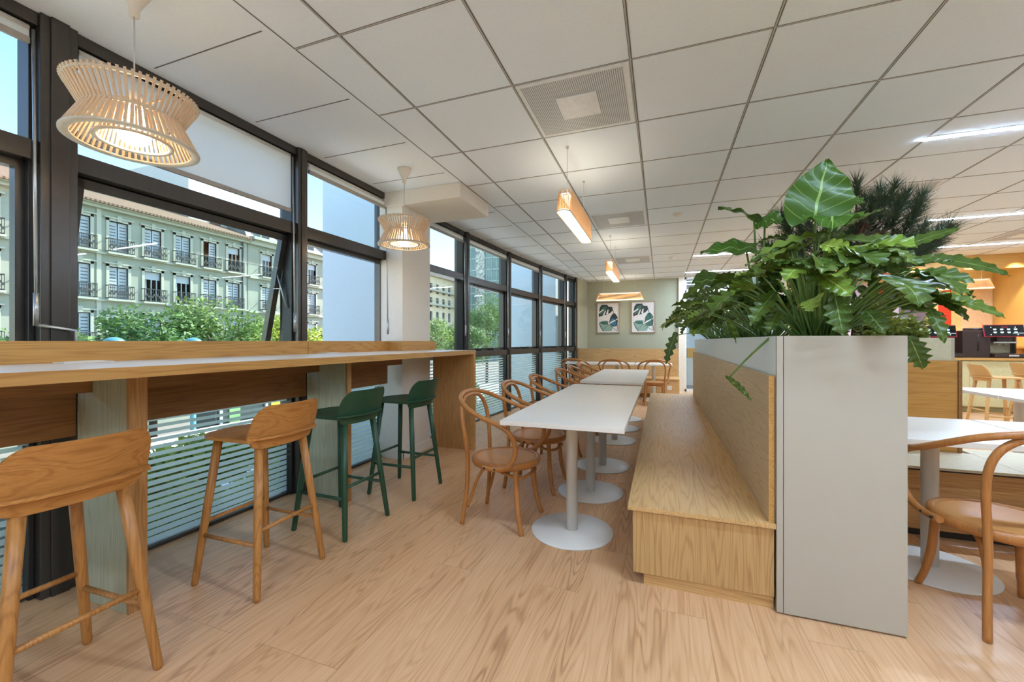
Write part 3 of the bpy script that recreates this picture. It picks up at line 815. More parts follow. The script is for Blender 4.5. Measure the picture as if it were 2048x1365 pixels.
# ------------------------------------------------------------------ ceiling fittings
M_perf, nt, b = newmat('perforated_grille')
tc = N(nt, 'ShaderNodeTexCoord'); sp = N(nt, 'ShaderNodeSeparateXYZ'); nt.links.new(tc.outputs['Object'], sp.inputs[0])
fx = math_(nt, 'FRACT', math_(nt, 'MULTIPLY', sp.outputs[0], 85.0)); fy = math_(nt, 'FRACT', math_(nt, 'MULTIPLY', sp.outputs[1], 85.0))
hol = math_(nt, 'MULTIPLY', math_(nt, 'GREATER_THAN', fx, .45), math_(nt, 'GREATER_THAN', fy, .35))
nt.links.new(mixc(nt, hol, lin((226, 228, 230)), lin((112, 114, 116))), b.inputs['Base Color']); b.inputs['Roughness'].default_value = .6
M_frgr = plain('vent_white', (238, 240, 242), .5)
def vent(x, y, lab, first=[None]):
    if first[0] is None:
        t = thing('ceiling_vent', lab, 'vent', (x, y, CZ), group='square perforated ceiling vents')
        MB().box((-.305, -.305, -.004), (.305, .305, -.002)).build('grille', M_perf, t)
        f = MB(); 
        for a, b in (((-.325, -.325), (.325, -.30)), ((-.325, .30), (.325, .325)), ((-.325, -.30), (-.30, .30)), ((.30, -.30), (.325, .30))): f.box((*a, -.006), (*b, 0))
        f.build('frame', M_frgr, t)
        MB().box((-.125, -.125, -.012), (.125, .125, -.004)).build('centre_plate', M_frgr, t, bevel=.002)
        first[0] = t; return t
    c = copy_tree(first[0]); c.location = (x, y, CZ); c['label'] = lab; return c
vent(-.495, 2.645, 'nearest square ceiling vent with white centre plate, above the first table')
vent(-.495, 5.32, 'second square ceiling vent, beside the long pendants')
vent(-.495, 8.02, 'third square ceiling vent toward the back wall')
vent(2.21, 5.345, 'ceiling vent behind the dark pine foliage'); vent(4.9, 8.04, 'ceiling vent at right above the kitchen pendant')
for k, (x, y, lab) in enumerate(((.18, 5.30, 'nearer round white smoke detector on the ceiling'), (.18, 8.03, 'farther round white smoke detector on the ceiling'))):
    t = thing('smoke_detector', lab, 'detector', (x, y, CZ), group='smoke detectors')
    MB().lathe([(0, -.03), (.022, -.028), (.03, -.018), (.05, -.012), (.052, 0)], sides=24).build('body', M_white, t)
    MB().lathe([(.056, -.006), (.06, 0), (0, 0)], sides=24).build('base_ring', M_frgr, t)
strips = [(1.85, 3.0, 3.97, 'nearest ceiling light strip at the upper right'), (3.2, 4.45, 6.66, 'second ceiling light strip at right, above the hanging leaf tips'), (4.0, 5.25, 8.62, 'third ceiling light strip at right, before the kitchen'),
          (.57, 1.80, 8.03, 'ceiling light strip seen behind the left tall leaf'), (.52, 1.77, 9.9, 'ceiling light strip nearest the back wall, left of the plants'),
          (.5, 1.75, 1.27, 'ceiling light strip above the near bench end'), (-.9, .35, -1.43, 'unseen ceiling light strip added behind the viewpoint, left'), (1.85, 3.1, -1.43, 'unseen ceiling light strip added behind the viewpoint, right'),           (3.9, 5.15, 3.97, 'ceiling light strip beyond the right edge'), (-1.0, .3, -3.4, 'unseen ceiling light strip added by the front wall'), (.6, 1.8, 12.0, 'ceiling light strip in the office beyond the glass partition')]  # strips behind the viewpoint are unseen, added to strengthen the room light
for x0, x1, y, lab in strips:
    t = thing('light_strip', lab, 'light', ((x0+x1)/2, y, CZ), group='recessed ceiling light strips')
    h = (x1-x0)/2
    MB().box((-h, -.022, -.006), (h, .022, .002)).build('diffuser', M_led, t)
    MB().box((-h-.006, -.028, -.004), (h+.006, -.022, .002)).box((-h-.006, .022, -.004), (h+.006, .028, .002)).build('housing', M_frgr, t)

# ------------------------------------------------------------------ framed prints
M_g1 = plain('print_teal', (70, 112, 100), .6); M_g2 = plain('print_dark', (52, 66, 64), .6); M_g3 = plain('print_pale', (150, 178, 160), .6); M_g4 = plain('print_blue', (56, 120, 150), .6); M_paper = plain('paper', (238, 232, 226), .7)
M_pf = plain('print_frame', (170, 146, 120), .5)
def print_(x, lab, alt):
    t = thing('framed_print', lab, 'picture', (x, 10.68, 1.79), group='framed leaf prints')
    W, H = .285, .39
    f = MB()
    for a, b in (((-W, -H), (W, -H+.02)), ((-W, H-.02), (W, H)), ((-W, -H+.02), (-W+.02, H-.02)), ((W-.02, -H+.02), (W, H-.02))): f.box((a[0], -.03, a[1]), (b[0], 0, b[1]))
    f.build('frame', M_pf, t)
    p = MB(); p.box((-W+.02, -.015, -H+.02), (W-.02, -.005, H-.02), 0)
    z = [-.0155]
    def leaf(pts, m):
        z[0] -= .0004
        p.poly([(u*W*.86, z[0], v*H*.9) for u, v in pts], m)
    leaf([(-.95, .30), (-.85, .75), (-.65, .95), (-.1, .95), (.05, .80), (.40, .78), (.5, .55), (.25, .35), (.1, .3), (-.3, .18), (-.75, .12), (-.95, .05)][::-1], 2)
    leaf([(-.85, .2), (-.6, .75), (-.1, .88), (-.2, .6), (-.5, .3)][::-1], 1)
    for (a, b, c_, d) in (((-.95, .42), (-.5, .62), (-.42, .56), (-.95, .30)), ((-.55, .15), (-.28, .55), (-.22, .5), (-.4, .12)), ((-.2, .28), (-.02, .62), (.05, .58), (0, .25))):
        leaf([a, b, c_, d][::-1], 0)
    leaf([(.1, -.45), (.2, 0), (.45, .28), (.72, .30), (.95, .05), (.98, -.3), (.85, -.62), (.5, -.66)][::-1], 1 if alt else 2)
    leaf([(.2, -.35), (.35, -.05), (.65, -.1), (.85, -.3), (.8, -.55), (.5, -.6)][::-1], 1 if alt else 4)
    leaf([(.12, -.42), (.3, -.28), (.95, -.08), (.95, -.13), (.4, -.36), (.12, -.48)][::-1], 0)
    leaf([(-.95, -.38), (-.7, -.24), (-.3, -.2), (.05, -.24), (.0, -.48), (.35, -.55), (.5, -.72), (.35, -.95), (-.55, -.98), (-.8, -.7)][::-1], 3)
    leaf([(-.9, -.36), (-.6, -.26), (-.05, -.26), (0, -.48), (-.4, -.5)][::-1], 1)
    for (a, b) in (((-.95, -.42), (-.5, -.98)), ((0, -.48), (.85, -.95)), ((.42, .6), (.9, -.5)), ((.88, -.3), (.95, -.95)), ((0, -.48), (-.5, -.85))):
        leaf([(a[0], a[1]), (a[0]+.05, a[1]+.01), (b[0]+.05, b[1]+.01), (b[0], b[1])], 2)
    p.build('print', [M_paper, M_g1, M_g2, M_g3, M_g4], t)
    return t
print_(-1.262, 'left framed print of green leaves on the sage wall', False)
print_(-.415, 'right framed print of green leaves on the sage wall', True)

# ------------------------------------------------------------------ kitchen niche
struct('trim_soffit', MB().box((2.44, 9.65, 2.47), (6.2, 9.80, CZ)), M_kwoodx)
struct('wall_kitchen_side', MB().box((6.0, 9.2, 0), (6.2, 10.7, CZ)), M_kwood)
struct('wall_kitchen_back', MB().box((2.6, 10.60, 0), (6.2, 10.75, CZ)), plain('kitchen_back', (232, 206, 140), .7))
mu = thing('mural', 'tall colour-block wall panels in red, mauve, cream and peach behind the coffee machines', 'mural', (5.0, 10.6, 1.3))
cols = [(206, 196, 204), (232, 66, 30), (206, 196, 204), (126, 108, 122), (236, 214, 150), (232, 66, 30), (226, 204, 132), (238, 204, 160)]
mm = [plain('mural_%d' % i, c, .7) for i, c in enumerate(cols)]
xs = [3.6, 4.16, 4.46, 4.56, 5.0, 5.18, 5.38, 5.53, 5.99]
mb = MB()
for i in range(8): mb.box((xs[i]-5.0, -.012, -.35), (xs[i+1]-5.0, .003, 1.1), i)
# arched peach field and round-shouldered mauve field
def arch(x0, x1, z0, z1, m, left=True, yy=-.016):
    r = (x1-x0); pts = [(x0, z0), (x1, z0), (x1, z1)]
    for k in range(1, 9):
        a = PI/2*k/8
        pts.append((x1-r*math.sin(a), z1-r+r*math.cos(a)))
    mb.poly([(p[0]-5, yy, p[1]) for p in pts], m)
arch(5.53, 5.985, -.35, 1.0, 7); arch(4.16, 4.46, .5, 1.1, 1); arch(4.56, 4.99, -.35, .55, 3)
mb.build('panels', mm, mu)
kc = thing('kitchen_counter', 'cream kitchen base cabinets with an oak worktop under the coffee machines', 'counter', (4.3, 9.4, 0))
for k in range(6):
    x0 = 2.62+.56*k
    MB().box((x0+.002, 9.10, .11), (x0+.558, 9.12, .865)).build('door', M_kcab, kc, world=True, bevel=.0015)
MB().box((2.62, 9.12, .1), (5.995, 9.72, .88)).build('body', M_kcab, kc, world=True)
MB().box((2.62, 9.15, 0), (5.995, 9.17, .1)).build('plinth', plain('plinth_olive', (150, 138, 92), .5), kc, world=True)
MB().box((2.60, 9.07, .88), (5.995, 9.75, .918)).build('worktop', M_kwoodx, kc, world=True)
sh = thing('shelf', 'oak shelf board on the kitchen side, right of the coffee machine', 'shelf', (5.8, 10.2, 1.09))
MB().box((-.35, -.38, -.02), (.195, .38, .02)).build('board', M_kwoodx, sh)
MB().box((-.33, -.3, -.17), (.195, .3, -.02)).build('case', M_kwood, sh)
M_cm = plain('machine_brown', (52, 34, 28), .35); M_scr = plain('screen_black', (14, 14, 18), .15)
M_ic = emissive('screen_icons', (190, 225, 235), 1.2); M_rd = plain('magenta_trim', (214, 40, 74), .4)
M_back = plain('machine_tile', (196, 184, 148), .3)
def machine(lab, loc, rz):
    t = thing('coffee_machine', lab, 'coffee machine', loc, rz, 'coffee machines on the kitchen worktop')
    MB().box((-.42, -.24, 0), (-.06, .22, .46)).build('body', M_cm, t, bevel=.01)
    MB().tube([(-.22, -.243, .11), (-.22, -.243, .40)], .007, 8).lathe([(0, 0), (.011, 0), (.011, .01), (0, .012)], c=(-.22, -.25, .09), sides=12).build('side_slot', M_black, t)
    MB().box((-.06, .0, .08), (.34, .20, .46)).build('back_housing', M_back, t)
    MB().box((.32, -.1, .04), (.34, .2, .46)).build('side_post', M_cm, t)
    MB().box((.05, -.18, .27), (.24, 0, .36)).build('brew_head', M_cm, t, bevel=.006)
    MB().box((-.0, -.2, .245), (.30, -.06, .27)).tube([(.1, -.15, .25), (.1, -.15, .21)], .01, 8).tube([(.18, -.15, .25), (.18, -.15, .21)], .01, 8).build('spouts', M_alu, t)
    MB().box((-.05, -.32, 0), (.42, .2, .075)).build('drip_tray', M_cm, t, bevel=.015)
    MB().box((.12, -.325, .03), (.24, -.318, .055)).build('name_plate', plain('plate', (205, 200, 190), .4), t)
    MB().lathe([(.0, 0), (.15, 0), (.155, .02), (.15, .045), (0, .05)], c=(-.12, 0, .46), sides=28).build('bean_hopper_lid', M_cm, t)
    T = Matrix.Translation((.09, -.27, .455)) @ Matrix.Rotation(R(-12), 4, 'X')
    s = thing_part(t)
    MB().box((-.245, 0, -.095), (.245, .03, .095), M=T).build('screen', M_scr, t, bevel=.006)
    MB().box((-.25, .006, -.101), (.25, .026, .101), M=T).build('screen_rim', M_rd, t, bevel=.004)
    ic = MB()
    for r in (0, 1):
        for k in range(4): ic.box((-.135+k*.085, -.0025, .015-.05*r), (-.095+k*.085, -.001, .03-.05*r), M=T)
        for k in range(4): ic.box((-.13+k*.085, -.0025, .005-.05*r), (-.10+k*.085, -.001, .009-.05*r), M=T)
    ic.box((.10, -.0025, -.047), (.235, -.001, -.041), M=T)
    ic.box((-.03, -.0025, .055), (.05, -.001, .062), 1, M=T)
    for p in ((-.16, .055), (.14, .055), (-.17, -.07), (.16, -.07)): ic.box((p[0]-.006, -.0025, p[1]-.006), (p[0]+.006, -.001, p[1]+.006), M=T)
    ic.build('screen_icons', [M_ic, M_rd], t)
    return t
def thing_part(t): return None
machine('dark brown coffee machine with a tilted black touch screen, at right on the worktop', (5.23, 9.42, .918), 0)
machine('left coffee machine, only its black screen showing above the planter rim', (4.38, 9.42, .918), 0)
o = thing('power_cable', 'thin white cable curling on the worktop between the coffee machines', 'cable', (4.78, 9.38, .918))
MB().tube(smooth_path([(-.06, 0, .17), (-.02, -.02, .12), (.0, -.05, .03), (.03, -.04, .008), (.0, .02, .006)], 5), .005, 6).build('cable', M_white, o)

# ------------------------------------------------------------------ plants
M_leaf = leaf_mat('philodendron_leaf', (48, 74, 22), (110, 128, 44), (128, 156, 80), .36)
M_leafb = leaf_mat('philodendron_leaf_bright', (92, 124, 34), (150, 168, 62), (190, 200, 120), .32)
M_alo = leaf_mat('alocasia_leaf', (58, 92, 24), (80, 112, 34), (150, 180, 100), .35, sidev=6)
M_stem = plain('petiole_green', (112, 142, 66), .45, noise=.1)
M_stemd = plain('petiole_dark', (62, 72, 44), .45, noise=.1)
M_needle = plain('pine_needle', (56, 72, 42), .55, noise=.25, scale=9)
M_bark = plain('bark', (84, 62, 46), .9, noise=.2)
M_ivy = leaf_mat('ivy_leaf', (110, 124, 44), (176, 176, 84), (200, 200, 130), .5, veins=False)

def leaf_blade(mb, base, dir_, up, L, W, droop=.5, lobes=7, depth=.42, fold=.18, nseg=30, heart=False, roll=0):
    """one leaf blade: base point, direction, up vector, length, half width"""
    d = Vector(dir_).normalized(); u = Vector(up); u = (u-d*u.dot(d)).normalized()
    side = d.cross(u)
    if roll: 
        q = Quaternion(d, roll); side = q @ side; u = q @ u
    pos = Vector(base); G = []; UV = []
    step = L/nseg
    axis = side
    # the blade starts slightly behind the petiole joint
    pos -= d*(.12*L if not heart else .16*L)
    for i in range(nseg+1):
        t = i/nseg
        ang = -droop*(t**1.3)*1.6/nseg*1.4
        if heart: w = W*(math.sin(PI*min(1, (t+.06)/1.06)**.62)**.8)*(1-.12*t)
        else: w = W*(math.sin(PI*(t*.96+.03)**.72)**.75)
        if lobes:
            ph = (t*lobes*(1.25-.25*t)+.2) % 1.0
            l = (1-ph)**.8 if ph > .22 else ph/.22*.82
            w *= (1-depth)+depth*l*1.25
        w = max(w, .002)
        sweep = .45*w*(1 if not heart else .1)
        row = []; ur = []
        for k, s in enumerate((-1, -.55, 0, .55, 1)):
            off = side*(w*s)+u*(abs(s)*fold*w)-d*(0)+d*(abs(s)**1.5*sweep)
            if heart: 
                back = .20*L*max(0, 1-t*4.5)*abs(s)
                off += -d*back+u*(.012*math.sin(t*17+s*3))
            else: off += u*(.006*math.sin(t*lobes*6.28+s*2))*abs(s)
            row.append(pos+off); ur.append((.5+s*.5, t))
        G.append(row); UV.append(ur)
        pos = pos+d*step
        q = Quaternion(axis, ang); d = q @ d; u = q @ u
    mb.grid(G, uvs=UV)
    return pos

def petiole(mb, p0, p1, r=.005, sag=.12, side=0):
    p0, p1 = Vector(p0), Vector(p1)
    L = (p1-p0).length
    c = p0.lerp(p1, .55)+Vector((0, 0, sag*L))
    pts = []
    for k in range(8):
        t = k/7; pts.append((1-t)**2*p0+2*t*(1-t)*c+t*t*p1)
    mb.tube(pts, [r*(1.25-.5*k/7) for k in range(8)], 5)
    return (pts[-1]-pts[-2]).normalized()

def clump(name, label, c, n, rad, hgt, seed, group, mat, heroes=(), bright=(), zmin=.02, hemi=(0, 2*PI), L=(.14, .23)):
    rr = random.Random(seed)
    t = thing(name, label, 'plant', c, 0, group)
    fo = MB(); st = MB(); fb = MB()
    C = Vector(c)
    for k in range(n):
        a = rr.uniform(*hemi); q = math.sqrt(rr.uniform(.03, 1))
        hh = hgt*(1-.60*q**1.7)*rr.uniform(.74, 1.05)+zmin
        e = Vector((math.cos(a)*rad*q, math.sin(a)*rad*q*1.0, hh))
        b = Vector((math.cos(a)*.07*rr.random(), math.sin(a)*.12*rr.random(), -.02))
        d = petiole(st, b, e, .0045, .16)
        out = Vector((math.cos(a), math.sin(a), rr.uniform(-.65, .25)-.3*q)).normalized()
        dd = (out*1.0+d*.35+Vector((rr.uniform(-.3, .3), rr.uniform(-.3, .3), 0))).normalized()
        l = rr.uniform(*L)
        leaf_blade(fb if rr.random() < .14 else fo, e, dd, (0, 0, 1), l, l*rr.uniform(.30, .42), droop=rr.uniform(.4, 1.3), lobes=rr.choice((4, 5, 6)), depth=rr.uniform(.4, .72), fold=rr.uniform(.05, .4), roll=rr.uniform(-.5, .5))
    for h in heroes:
        b, tip, w, dr = Vector(h[0])-C, Vector(h[1])-C, h[2], h[3]
        br = len(h) > 4 and h[4]
        root = Vector((rr.uniform(-.06, .06), rr.uniform(-.08, .08), -.02)) if len(h) < 6 else Vector(h[5])-C
        petiole(st, root, b, .005, .14 if len(h) < 6 else .05)
        v = tip-b; Lh = v.length*1.04
        side = v.cross(Vector((0, 0, 1))).normalized()
        q = Quaternion(side, dr*.42); d = q @ v.normalized()
        up = (-Vector((b+C))+Vector((0, 0, 1.9))).normalized()+Vector((0, 0, .8)) if not br else Vector((0, 0, 1))+(-(b+C)).normalized()*1.0
        leaf_blade(fb if br == 2 else fo, b, d, up, Lh*1.1, w*.82, droop=dr, lobes=5, depth=.5, fold=rr.uniform(.1, .35), roll=rr.uniform(-.25, .25))
    fo.build('foliage', mat, t); st.build('stems', M_stem, t)
    if fb.v: fb.build('pale_leaves', M_leafb, t)
    return t
#@H0
H_NEAR = [((1.175, 2.45, 1.582), (1.414, 2.4, 1.447), 0.06, 0.6, 0), ((1.135, 2.3, 1.393), (1.283, 2.22, 1.273), 0.05, 0.5, 0), ((1.011, 2.2, 1.481), (1.085, 2.05, 1.39), 0.055, 0.8, 0), ((1.14, 2.6, 1.675), (1.384, 2.62, 1.733), 0.05, 0.3, 0), ((0.988, 2.2, 1.205), (1.01, 2.2, 1.076), 0.06, 0.4, 0), ((1.105, 2.35, 1.406), (1.201, 2.3, 1.259), 0.055, 0.9, 0), ((1.101, 2.3, 1.331), (1.104, 2.25, 1.18), 0.04, 0.8, 0), ((0.655, 2.1, 1.471), (0.694, 2.0, 1.365), 0.065, 0.5, 2), ((0.698, 2.15, 1.552), (0.596, 2.05, 1.421), 0.055, 0.6, 1), ((0.725, 2.1, 1.53), (0.751, 2.0, 1.422), 0.05, 0.7, 1), ((0.713, 2.35, 1.707), (0.433, 2.25, 1.571), 0.055, 0.5, 0), ((0.484, 2.2, 1.414), (0.391, 2.1, 1.259), 0.06, 0.5, 1), ((0.504, 2.2, 1.332), (0.465, 2.15, 1.233), 0.05, 0.5, 1), ((0.677, 2.05, 1.37), (0.674, 2.0, 1.217), 0.065, 0.5, 1), ((0.802, 2.1, 1.319), (0.816, 2.02, 1.221), 0.055, 0.5, 1), ((0.829, 2.4, 1.69), (1.02, 2.4, 1.623), 0.06, 0.4, 0), ((0.964, 2.5, 1.697), (1.147, 2.5, 1.634), 0.06, 0.4, 0), ((0.625, 2.4, 1.665), (0.411, 2.3, 1.55), 0.05, 0.5, 0), ((0.923, 2.3, 1.609), (1.011, 2.2, 1.488), 0.055, 0.7, 0), ((0.977, 2.3, 1.472), (1.037, 2.2, 1.351), 0.05, 0.7, 0), ((1.001, 2.4, 1.368), (1.173, 2.35, 1.293), 0.045, 0.5, 0), ((0.884, 2.5, 1.703), (0.702, 2.45, 1.682), 0.055, 0.4, 0), ((0.687, 2.2, 1.628), (0.742, 2.1, 1.539), 0.05, 0.6, 2), ((0.325, 2.36, 1.01), (0.404, 2.3, 0.894), 0.026, 0.5, 1, (0.492, 2.24, 1.225))]
H_MID = [((0.443, 3.2, 1.347), (0.473, 3.15, 1.134), 0.03, 0.6, 2), ((0.445, 3.4, 1.505), (0.268, 3.3, 1.319), 0.06, 0.6, 0), ((0.527, 3.3, 1.528), (0.356, 3.2, 1.349), 0.06, 0.7, 0), ((0.651, 3.3, 1.558), (0.48, 3.2, 1.45), 0.06, 0.5, 0), ((0.571, 3.2, 1.379), (0.375, 3.1, 1.31), 0.05, 0.5, 0)]
H_FAR = [((0.125, 4.2, 1.25), (0.067, 4.2, 0.974), 0.075, 0.3, 0), ((0.365, 4.5, 1.611), (0.126, 4.4, 1.461), 0.05, 0.4, 0), ((0.466, 4.6, 1.819), (0.227, 4.5, 1.565), 0.07, 0.6, 0), ((0.357, 4.4, 1.407), (0.15, 4.3, 1.309), 0.05, 0.4, 0), ((0.532, 4.4, 1.716), (0.284, 4.3, 1.595), 0.07, 0.6, 0), ((0.478, 4.3, 1.494), (0.277, 4.2, 1.352), 0.07, 0.6, 0)]
ALO = [('alocasia with the biggest upright heart-shaped leaf, above the near planter end', (0.74, 2.55, 1.2), [((0.727, 2.45, 1.86), (0.775, 2.45, 2.112), (0, -1, 0.15), 0.152, 0.15), ((0.757, 2.35, 1.779), (0.691, 2.15, 1.63), (0.1, 0.0, 1), 0.12, 0.9), ((0.95, 2.75, 1.97), (1.016, 2.7, 1.919), (0, -0.3, 1), 0.09, 0.5)]), ('alocasia with three drooping heart-shaped leaves left of the biggest leaf', (0.62, 3.0, 1.2), [((0.53, 2.85, 1.941), (0.3, 2.75, 1.978), (0.1, -0.35, 1), 0.085, 0.5), ((0.578, 2.8, 1.908), (0.667, 2.75, 1.882), (0.1, -0.9, 0.6), 0.085, 0.5), ((0.479, 2.8, 1.756), (0.2, 2.7, 1.705), (0.2, -0.75, 0.8), 0.085, 0.4)]), ('alocasia with one dark leaf low at left near the back wall post', (0.62, 4.2, 1.2), [((0.437, 4.0, 1.737), (0.237, 3.9, 1.689), (0.1, -0.8, 0.7), 0.13, 0.3)])]
PINE = [(1.376, 3.78, 2.388), (1.483, 3.95, 2.319), (1.635, 3.85, 2.361), (1.767, 3.98, 2.333), (1.861, 3.99, 2.306), (1.51, 3.69, 2.231), (1.426, 3.66, 2.213), (1.886, 4.11, 2.226), (1.753, 3.79, 2.181), (1.635, 3.78, 2.191), (1.752, 4.2, 2.227), (1.75, 3.91, 2.106), (1.618, 4.11, 2.215), (1.446, 3.91, 2.175), (1.414, 4.0, 2.165), (0.971, 3.73, 2.134), (0.97, 4.0, 2.147), (1.111, 4.13, 2.103), (0.921, 3.94, 2.033), (0.894, 4.06, 1.978), (0.83, 4.02, 1.953), (0.912, 3.69, 1.899), (1.131, 4.07, 2.254), (1.14, 3.98, 2.105), (1.16, 3.82, 2.024), (1.176, 3.67, 2.06), (1.392, 4.13, 2.079), (1.382, 3.91, 2.026), (1.53, 4.05, 2.067), (1.658, 4.13, 2.076), (1.716, 4.04, 2.048), (1.862, 4.16, 2.045), (1.819, 3.87, 1.978), (2.012, 4.09, 2.072), (1.97, 3.89, 2.042), (2.062, 4.16, 2.027), (1.972, 4.13, 1.989), (1.684, 3.7, 1.878), (1.609, 3.72, 1.889), (1.543, 3.77, 1.905), (1.612, 4.18, 1.99), (1.047, 3.89, 1.931), (1.211, 3.99, 1.939), (1.795, 3.82, 1.86), (1.905, 3.93, 1.911), (1.728, 3.86, 1.818), (0.897, 3.84, 2.212), (0.998, 3.97, 2.033), (0.819, 3.97, 2.006), (1.795, 4.15, 2.348), (1.618, 4.03, 2.388), (1.437, 4.16, 2.29), (1.936, 4.12, 2.107)]
#@H1
GP = 'lobed philodendrons in the long planter'
clump('philodendron', 'nearest lobed-leaf philodendron spilling over the planter end', (.72, 2.42, 1.2), 92, .42, .50, 11, GP, M_leaf, heroes=H_NEAR)
clump('philodendron', 'second philodendron in the planter, behind the nearest', (.66, 3.05, 1.2), 46, .42, .42, 12, GP, M_leaf)
clump('philodendron', 'third philodendron, midway along the planter', (.66, 3.85, 1.2), 46, .46, .46, 13, GP, M_leaf, heroes=H_MID)
clump('philodendron', 'fourth philodendron down the long planter', (.64, 4.75, 1.2), 46, .50, .50, 14, GP, M_leaf, heroes=H_FAR)
clump('philodendron', 'farthest philodendron at the back end of the planter', (.66, 5.8, 1.2), 46, .52, .62, 15, GP, M_leaf, L=(.2, .3))
# alocasias with big heart-shaped leaves
def alocasia(label, root, leaves):
    t = thing('alocasia', label, 'plant', root, 0, 'alocasias in the long planter')
    C = Vector(root)
    for (b, tip, up, w, dr) in leaves:
        b, tip = Vector(b)-C, Vector(tip)-C
        s = MB(); petiole(s, (rnd.uniform(-.03, .03), rnd.uniform(-.03, .03), -.02), b, .0075, .03); s.build('stem', M_stem, t)
        v = tip-b; f = MB()
        d0 = v.normalized(); u = Vector(up); u = (u-d0*u.dot(d0)).normalized(); sd = d0.cross(u)
        q = Quaternion(sd, dr*.5)
        leaf_blade(f, b, q @ d0, up, v.length*1.12, w, droop=dr, lobes=0, fold=.12, heart=True, nseg=24)
        f.build('leaf', M_alo, t)
    return t
for a in ALO: alocasia(*a)

# pine with dark needle tufts
def pine():
    t = thing('pine_tree', 'dark long-needled pine behind the big heart-shaped leaf', 'plant', (1.40, 3.88, 1.19))
    rr = random.Random(5)
    tr = MB(); nd = MB()
    tr.tube(smooth_path([(0, 0, -.03), (.02, .01, .25), (-.05, 0, .5), (.03, .0, .75), (.08, 0, .95)], 5), [.03]*5+[.026]*5+[.022]*5+[.016]*5+[.01], 8)
    C = Vector((1.40, 3.88, 1.19))
    for (x, y, z) in PINE:
        p = Vector((x, y, z))-C
        j = Vector((.02*rr.random(), 0, max(.25, min(.9, p.z*.75))))
        tr.tube(smooth_path([j, j.lerp(p, .55)+Vector((0, 0, -.03)), p], 4), [.007]*5+[.004]*4, 5)
        d = (p-Vector((.02, 0, .40))).normalized(); d = (d+Vector((0, 0, .35))).normalized()
        for q in range(230):
            f = rr.random()
            o = p-d*.17*f
            v = Vector((rr.gauss(0, 1), rr.gauss(0, 1), rr.gauss(0, 1))).normalized()
            v = (v*.75+d*(1.0 if f < .5 else .7)).normalized()
            l = rr.uniform(.09, .15); w = v.cross(Vector((rr.random(), rr.random(), .3))).normalized()*.002
            n0 = len(nd.v); e = o+v*l
            nd.v += [tuple(o-w), tuple(o+w), tuple(e)]; nd.f.append((n0, n0+1, n0+2)); nd.mi.append(0); nd.sm.append(False)
    tr.build('trunk', M_bark, t); nd.build('needles', M_needle, t)
pine()
# small trailing leaves in the rear planter
def trailing(label, c, n, rx, ry, h, seed, leafsize=.035):
    rr = random.Random(seed); t = thing('trailing_plant', label, 'plant', c, 0, 'small yellow-green leafy plants')
    st = MB(); fo = MB()
    for k in range(n):
        a = rr.uniform(0, 2*PI); q = math.sqrt(rr.random())
        b = Vector((math.cos(a)*rx*q*.8, math.sin(a)*ry*q*.8, 0)); e = b+Vector((rr.uniform(-.06, .06), rr.uniform(-.06, .06), h*rr.uniform(.3, 1)))
        if k % 2 == 0: st.tube([b, b.lerp(e, .5)+Vector((rr.uniform(-.02, .02), 0, .01)), e], .0015, 4)
        for m in range(4):
            f = rr.random(); p = b.lerp(e, .3+.7*f)
            dd = Vector((rr.uniform(-1, 1), rr.uniform(-1, 1), rr.uniform(-.4, .7)))
            leaf_blade(fo, p, dd, (0, 0, 1), leafsize*rr.uniform(.7, 1.5), leafsize*rr.uniform(.2, .34), droop=1.2, lobes=0, nseg=4)
    st.build('stems', M_stem, t); fo.build('foliage', M_ivy, t)
trailing('low yellow-green leafy plant in the rear planter, before the mural', (1.62, 3.86, 1.19), 240, .25, .16, .22, 3)
trailing('low yellow-green leafy plant at the left part of the rear planter', (1.16, 3.88, 1.19), 150, .2, .15, .2, 4)

# ------------------------------------------------------------------ outside
def gz(x, y): return -5.0
struct('ground', MB().box((-160, -60, -5.2), (-2.9, 260, -5.0)), plain('street_asphalt', (128, 124, 116), .9, noise=.05, scale=2))
struct('trim_terrace_bounce', MB().box((-8.9, -8, -.75), (-2.95, 16, -.6)), plain('terrace_bounce_slab', (232, 228, 216), .8))  # terrace widened and whitened to bounce sunlight up to the ceiling
struct('wall_outside_below', MB().box((-2.95, -6, -5), (-2.8, 14, -.05)), plain('facade_below', (150, 150, 148), .7))
M_fin = plain('facade_fin', (196, 210, 214), .7, noise=.01)
for (y0, xo, w, xi) in ((4.15, -4.08, .5, -2.92), (9.55, -3.75, .5, -2.35)):
    struct('wall_fin', MB().box((xo, y0, -.6), (xi, y0+w, 6)), M_fin)
M_bA = plain('facade_pale_green', (154, 157, 138), .85, noise=.05, scale=.8); M_bA2 = plain('stone_trim', (178, 178, 158), .8, noise=.04)
M_bB = plain('facade_cream', (214, 200, 166), .85, noise=.05, scale=.8); M_shut = plain('shutter_white', (180, 186, 186), .6); M_shutd = plain('shutter_gap', (92, 100, 102), .6)
M_win = plain('far_window', (54, 62, 66), .2); M_iron = plain('iron', (44, 50, 46), .6)
M_tile, nt, b = newmat('roof_tiles')
tc = N(nt, 'ShaderNodeTexCoord'); wv = N(nt, 'ShaderNodeTexWave'); wv.inputs['Scale'].default_value = 1.4; wv.inputs['Distortion'].default_value = 1.5; wv.bands_direction = 'Y'
nt.links.new(tc.outputs['Object'], wv.inputs['Vector']); nt.links.new(ramp(nt, wv.outputs[0], [(.2, lin((82, 62, 48))), (.8, lin((146, 118, 92)))]), b.inputs['Base Color']); b.inputs['Roughness'].default_value = .9
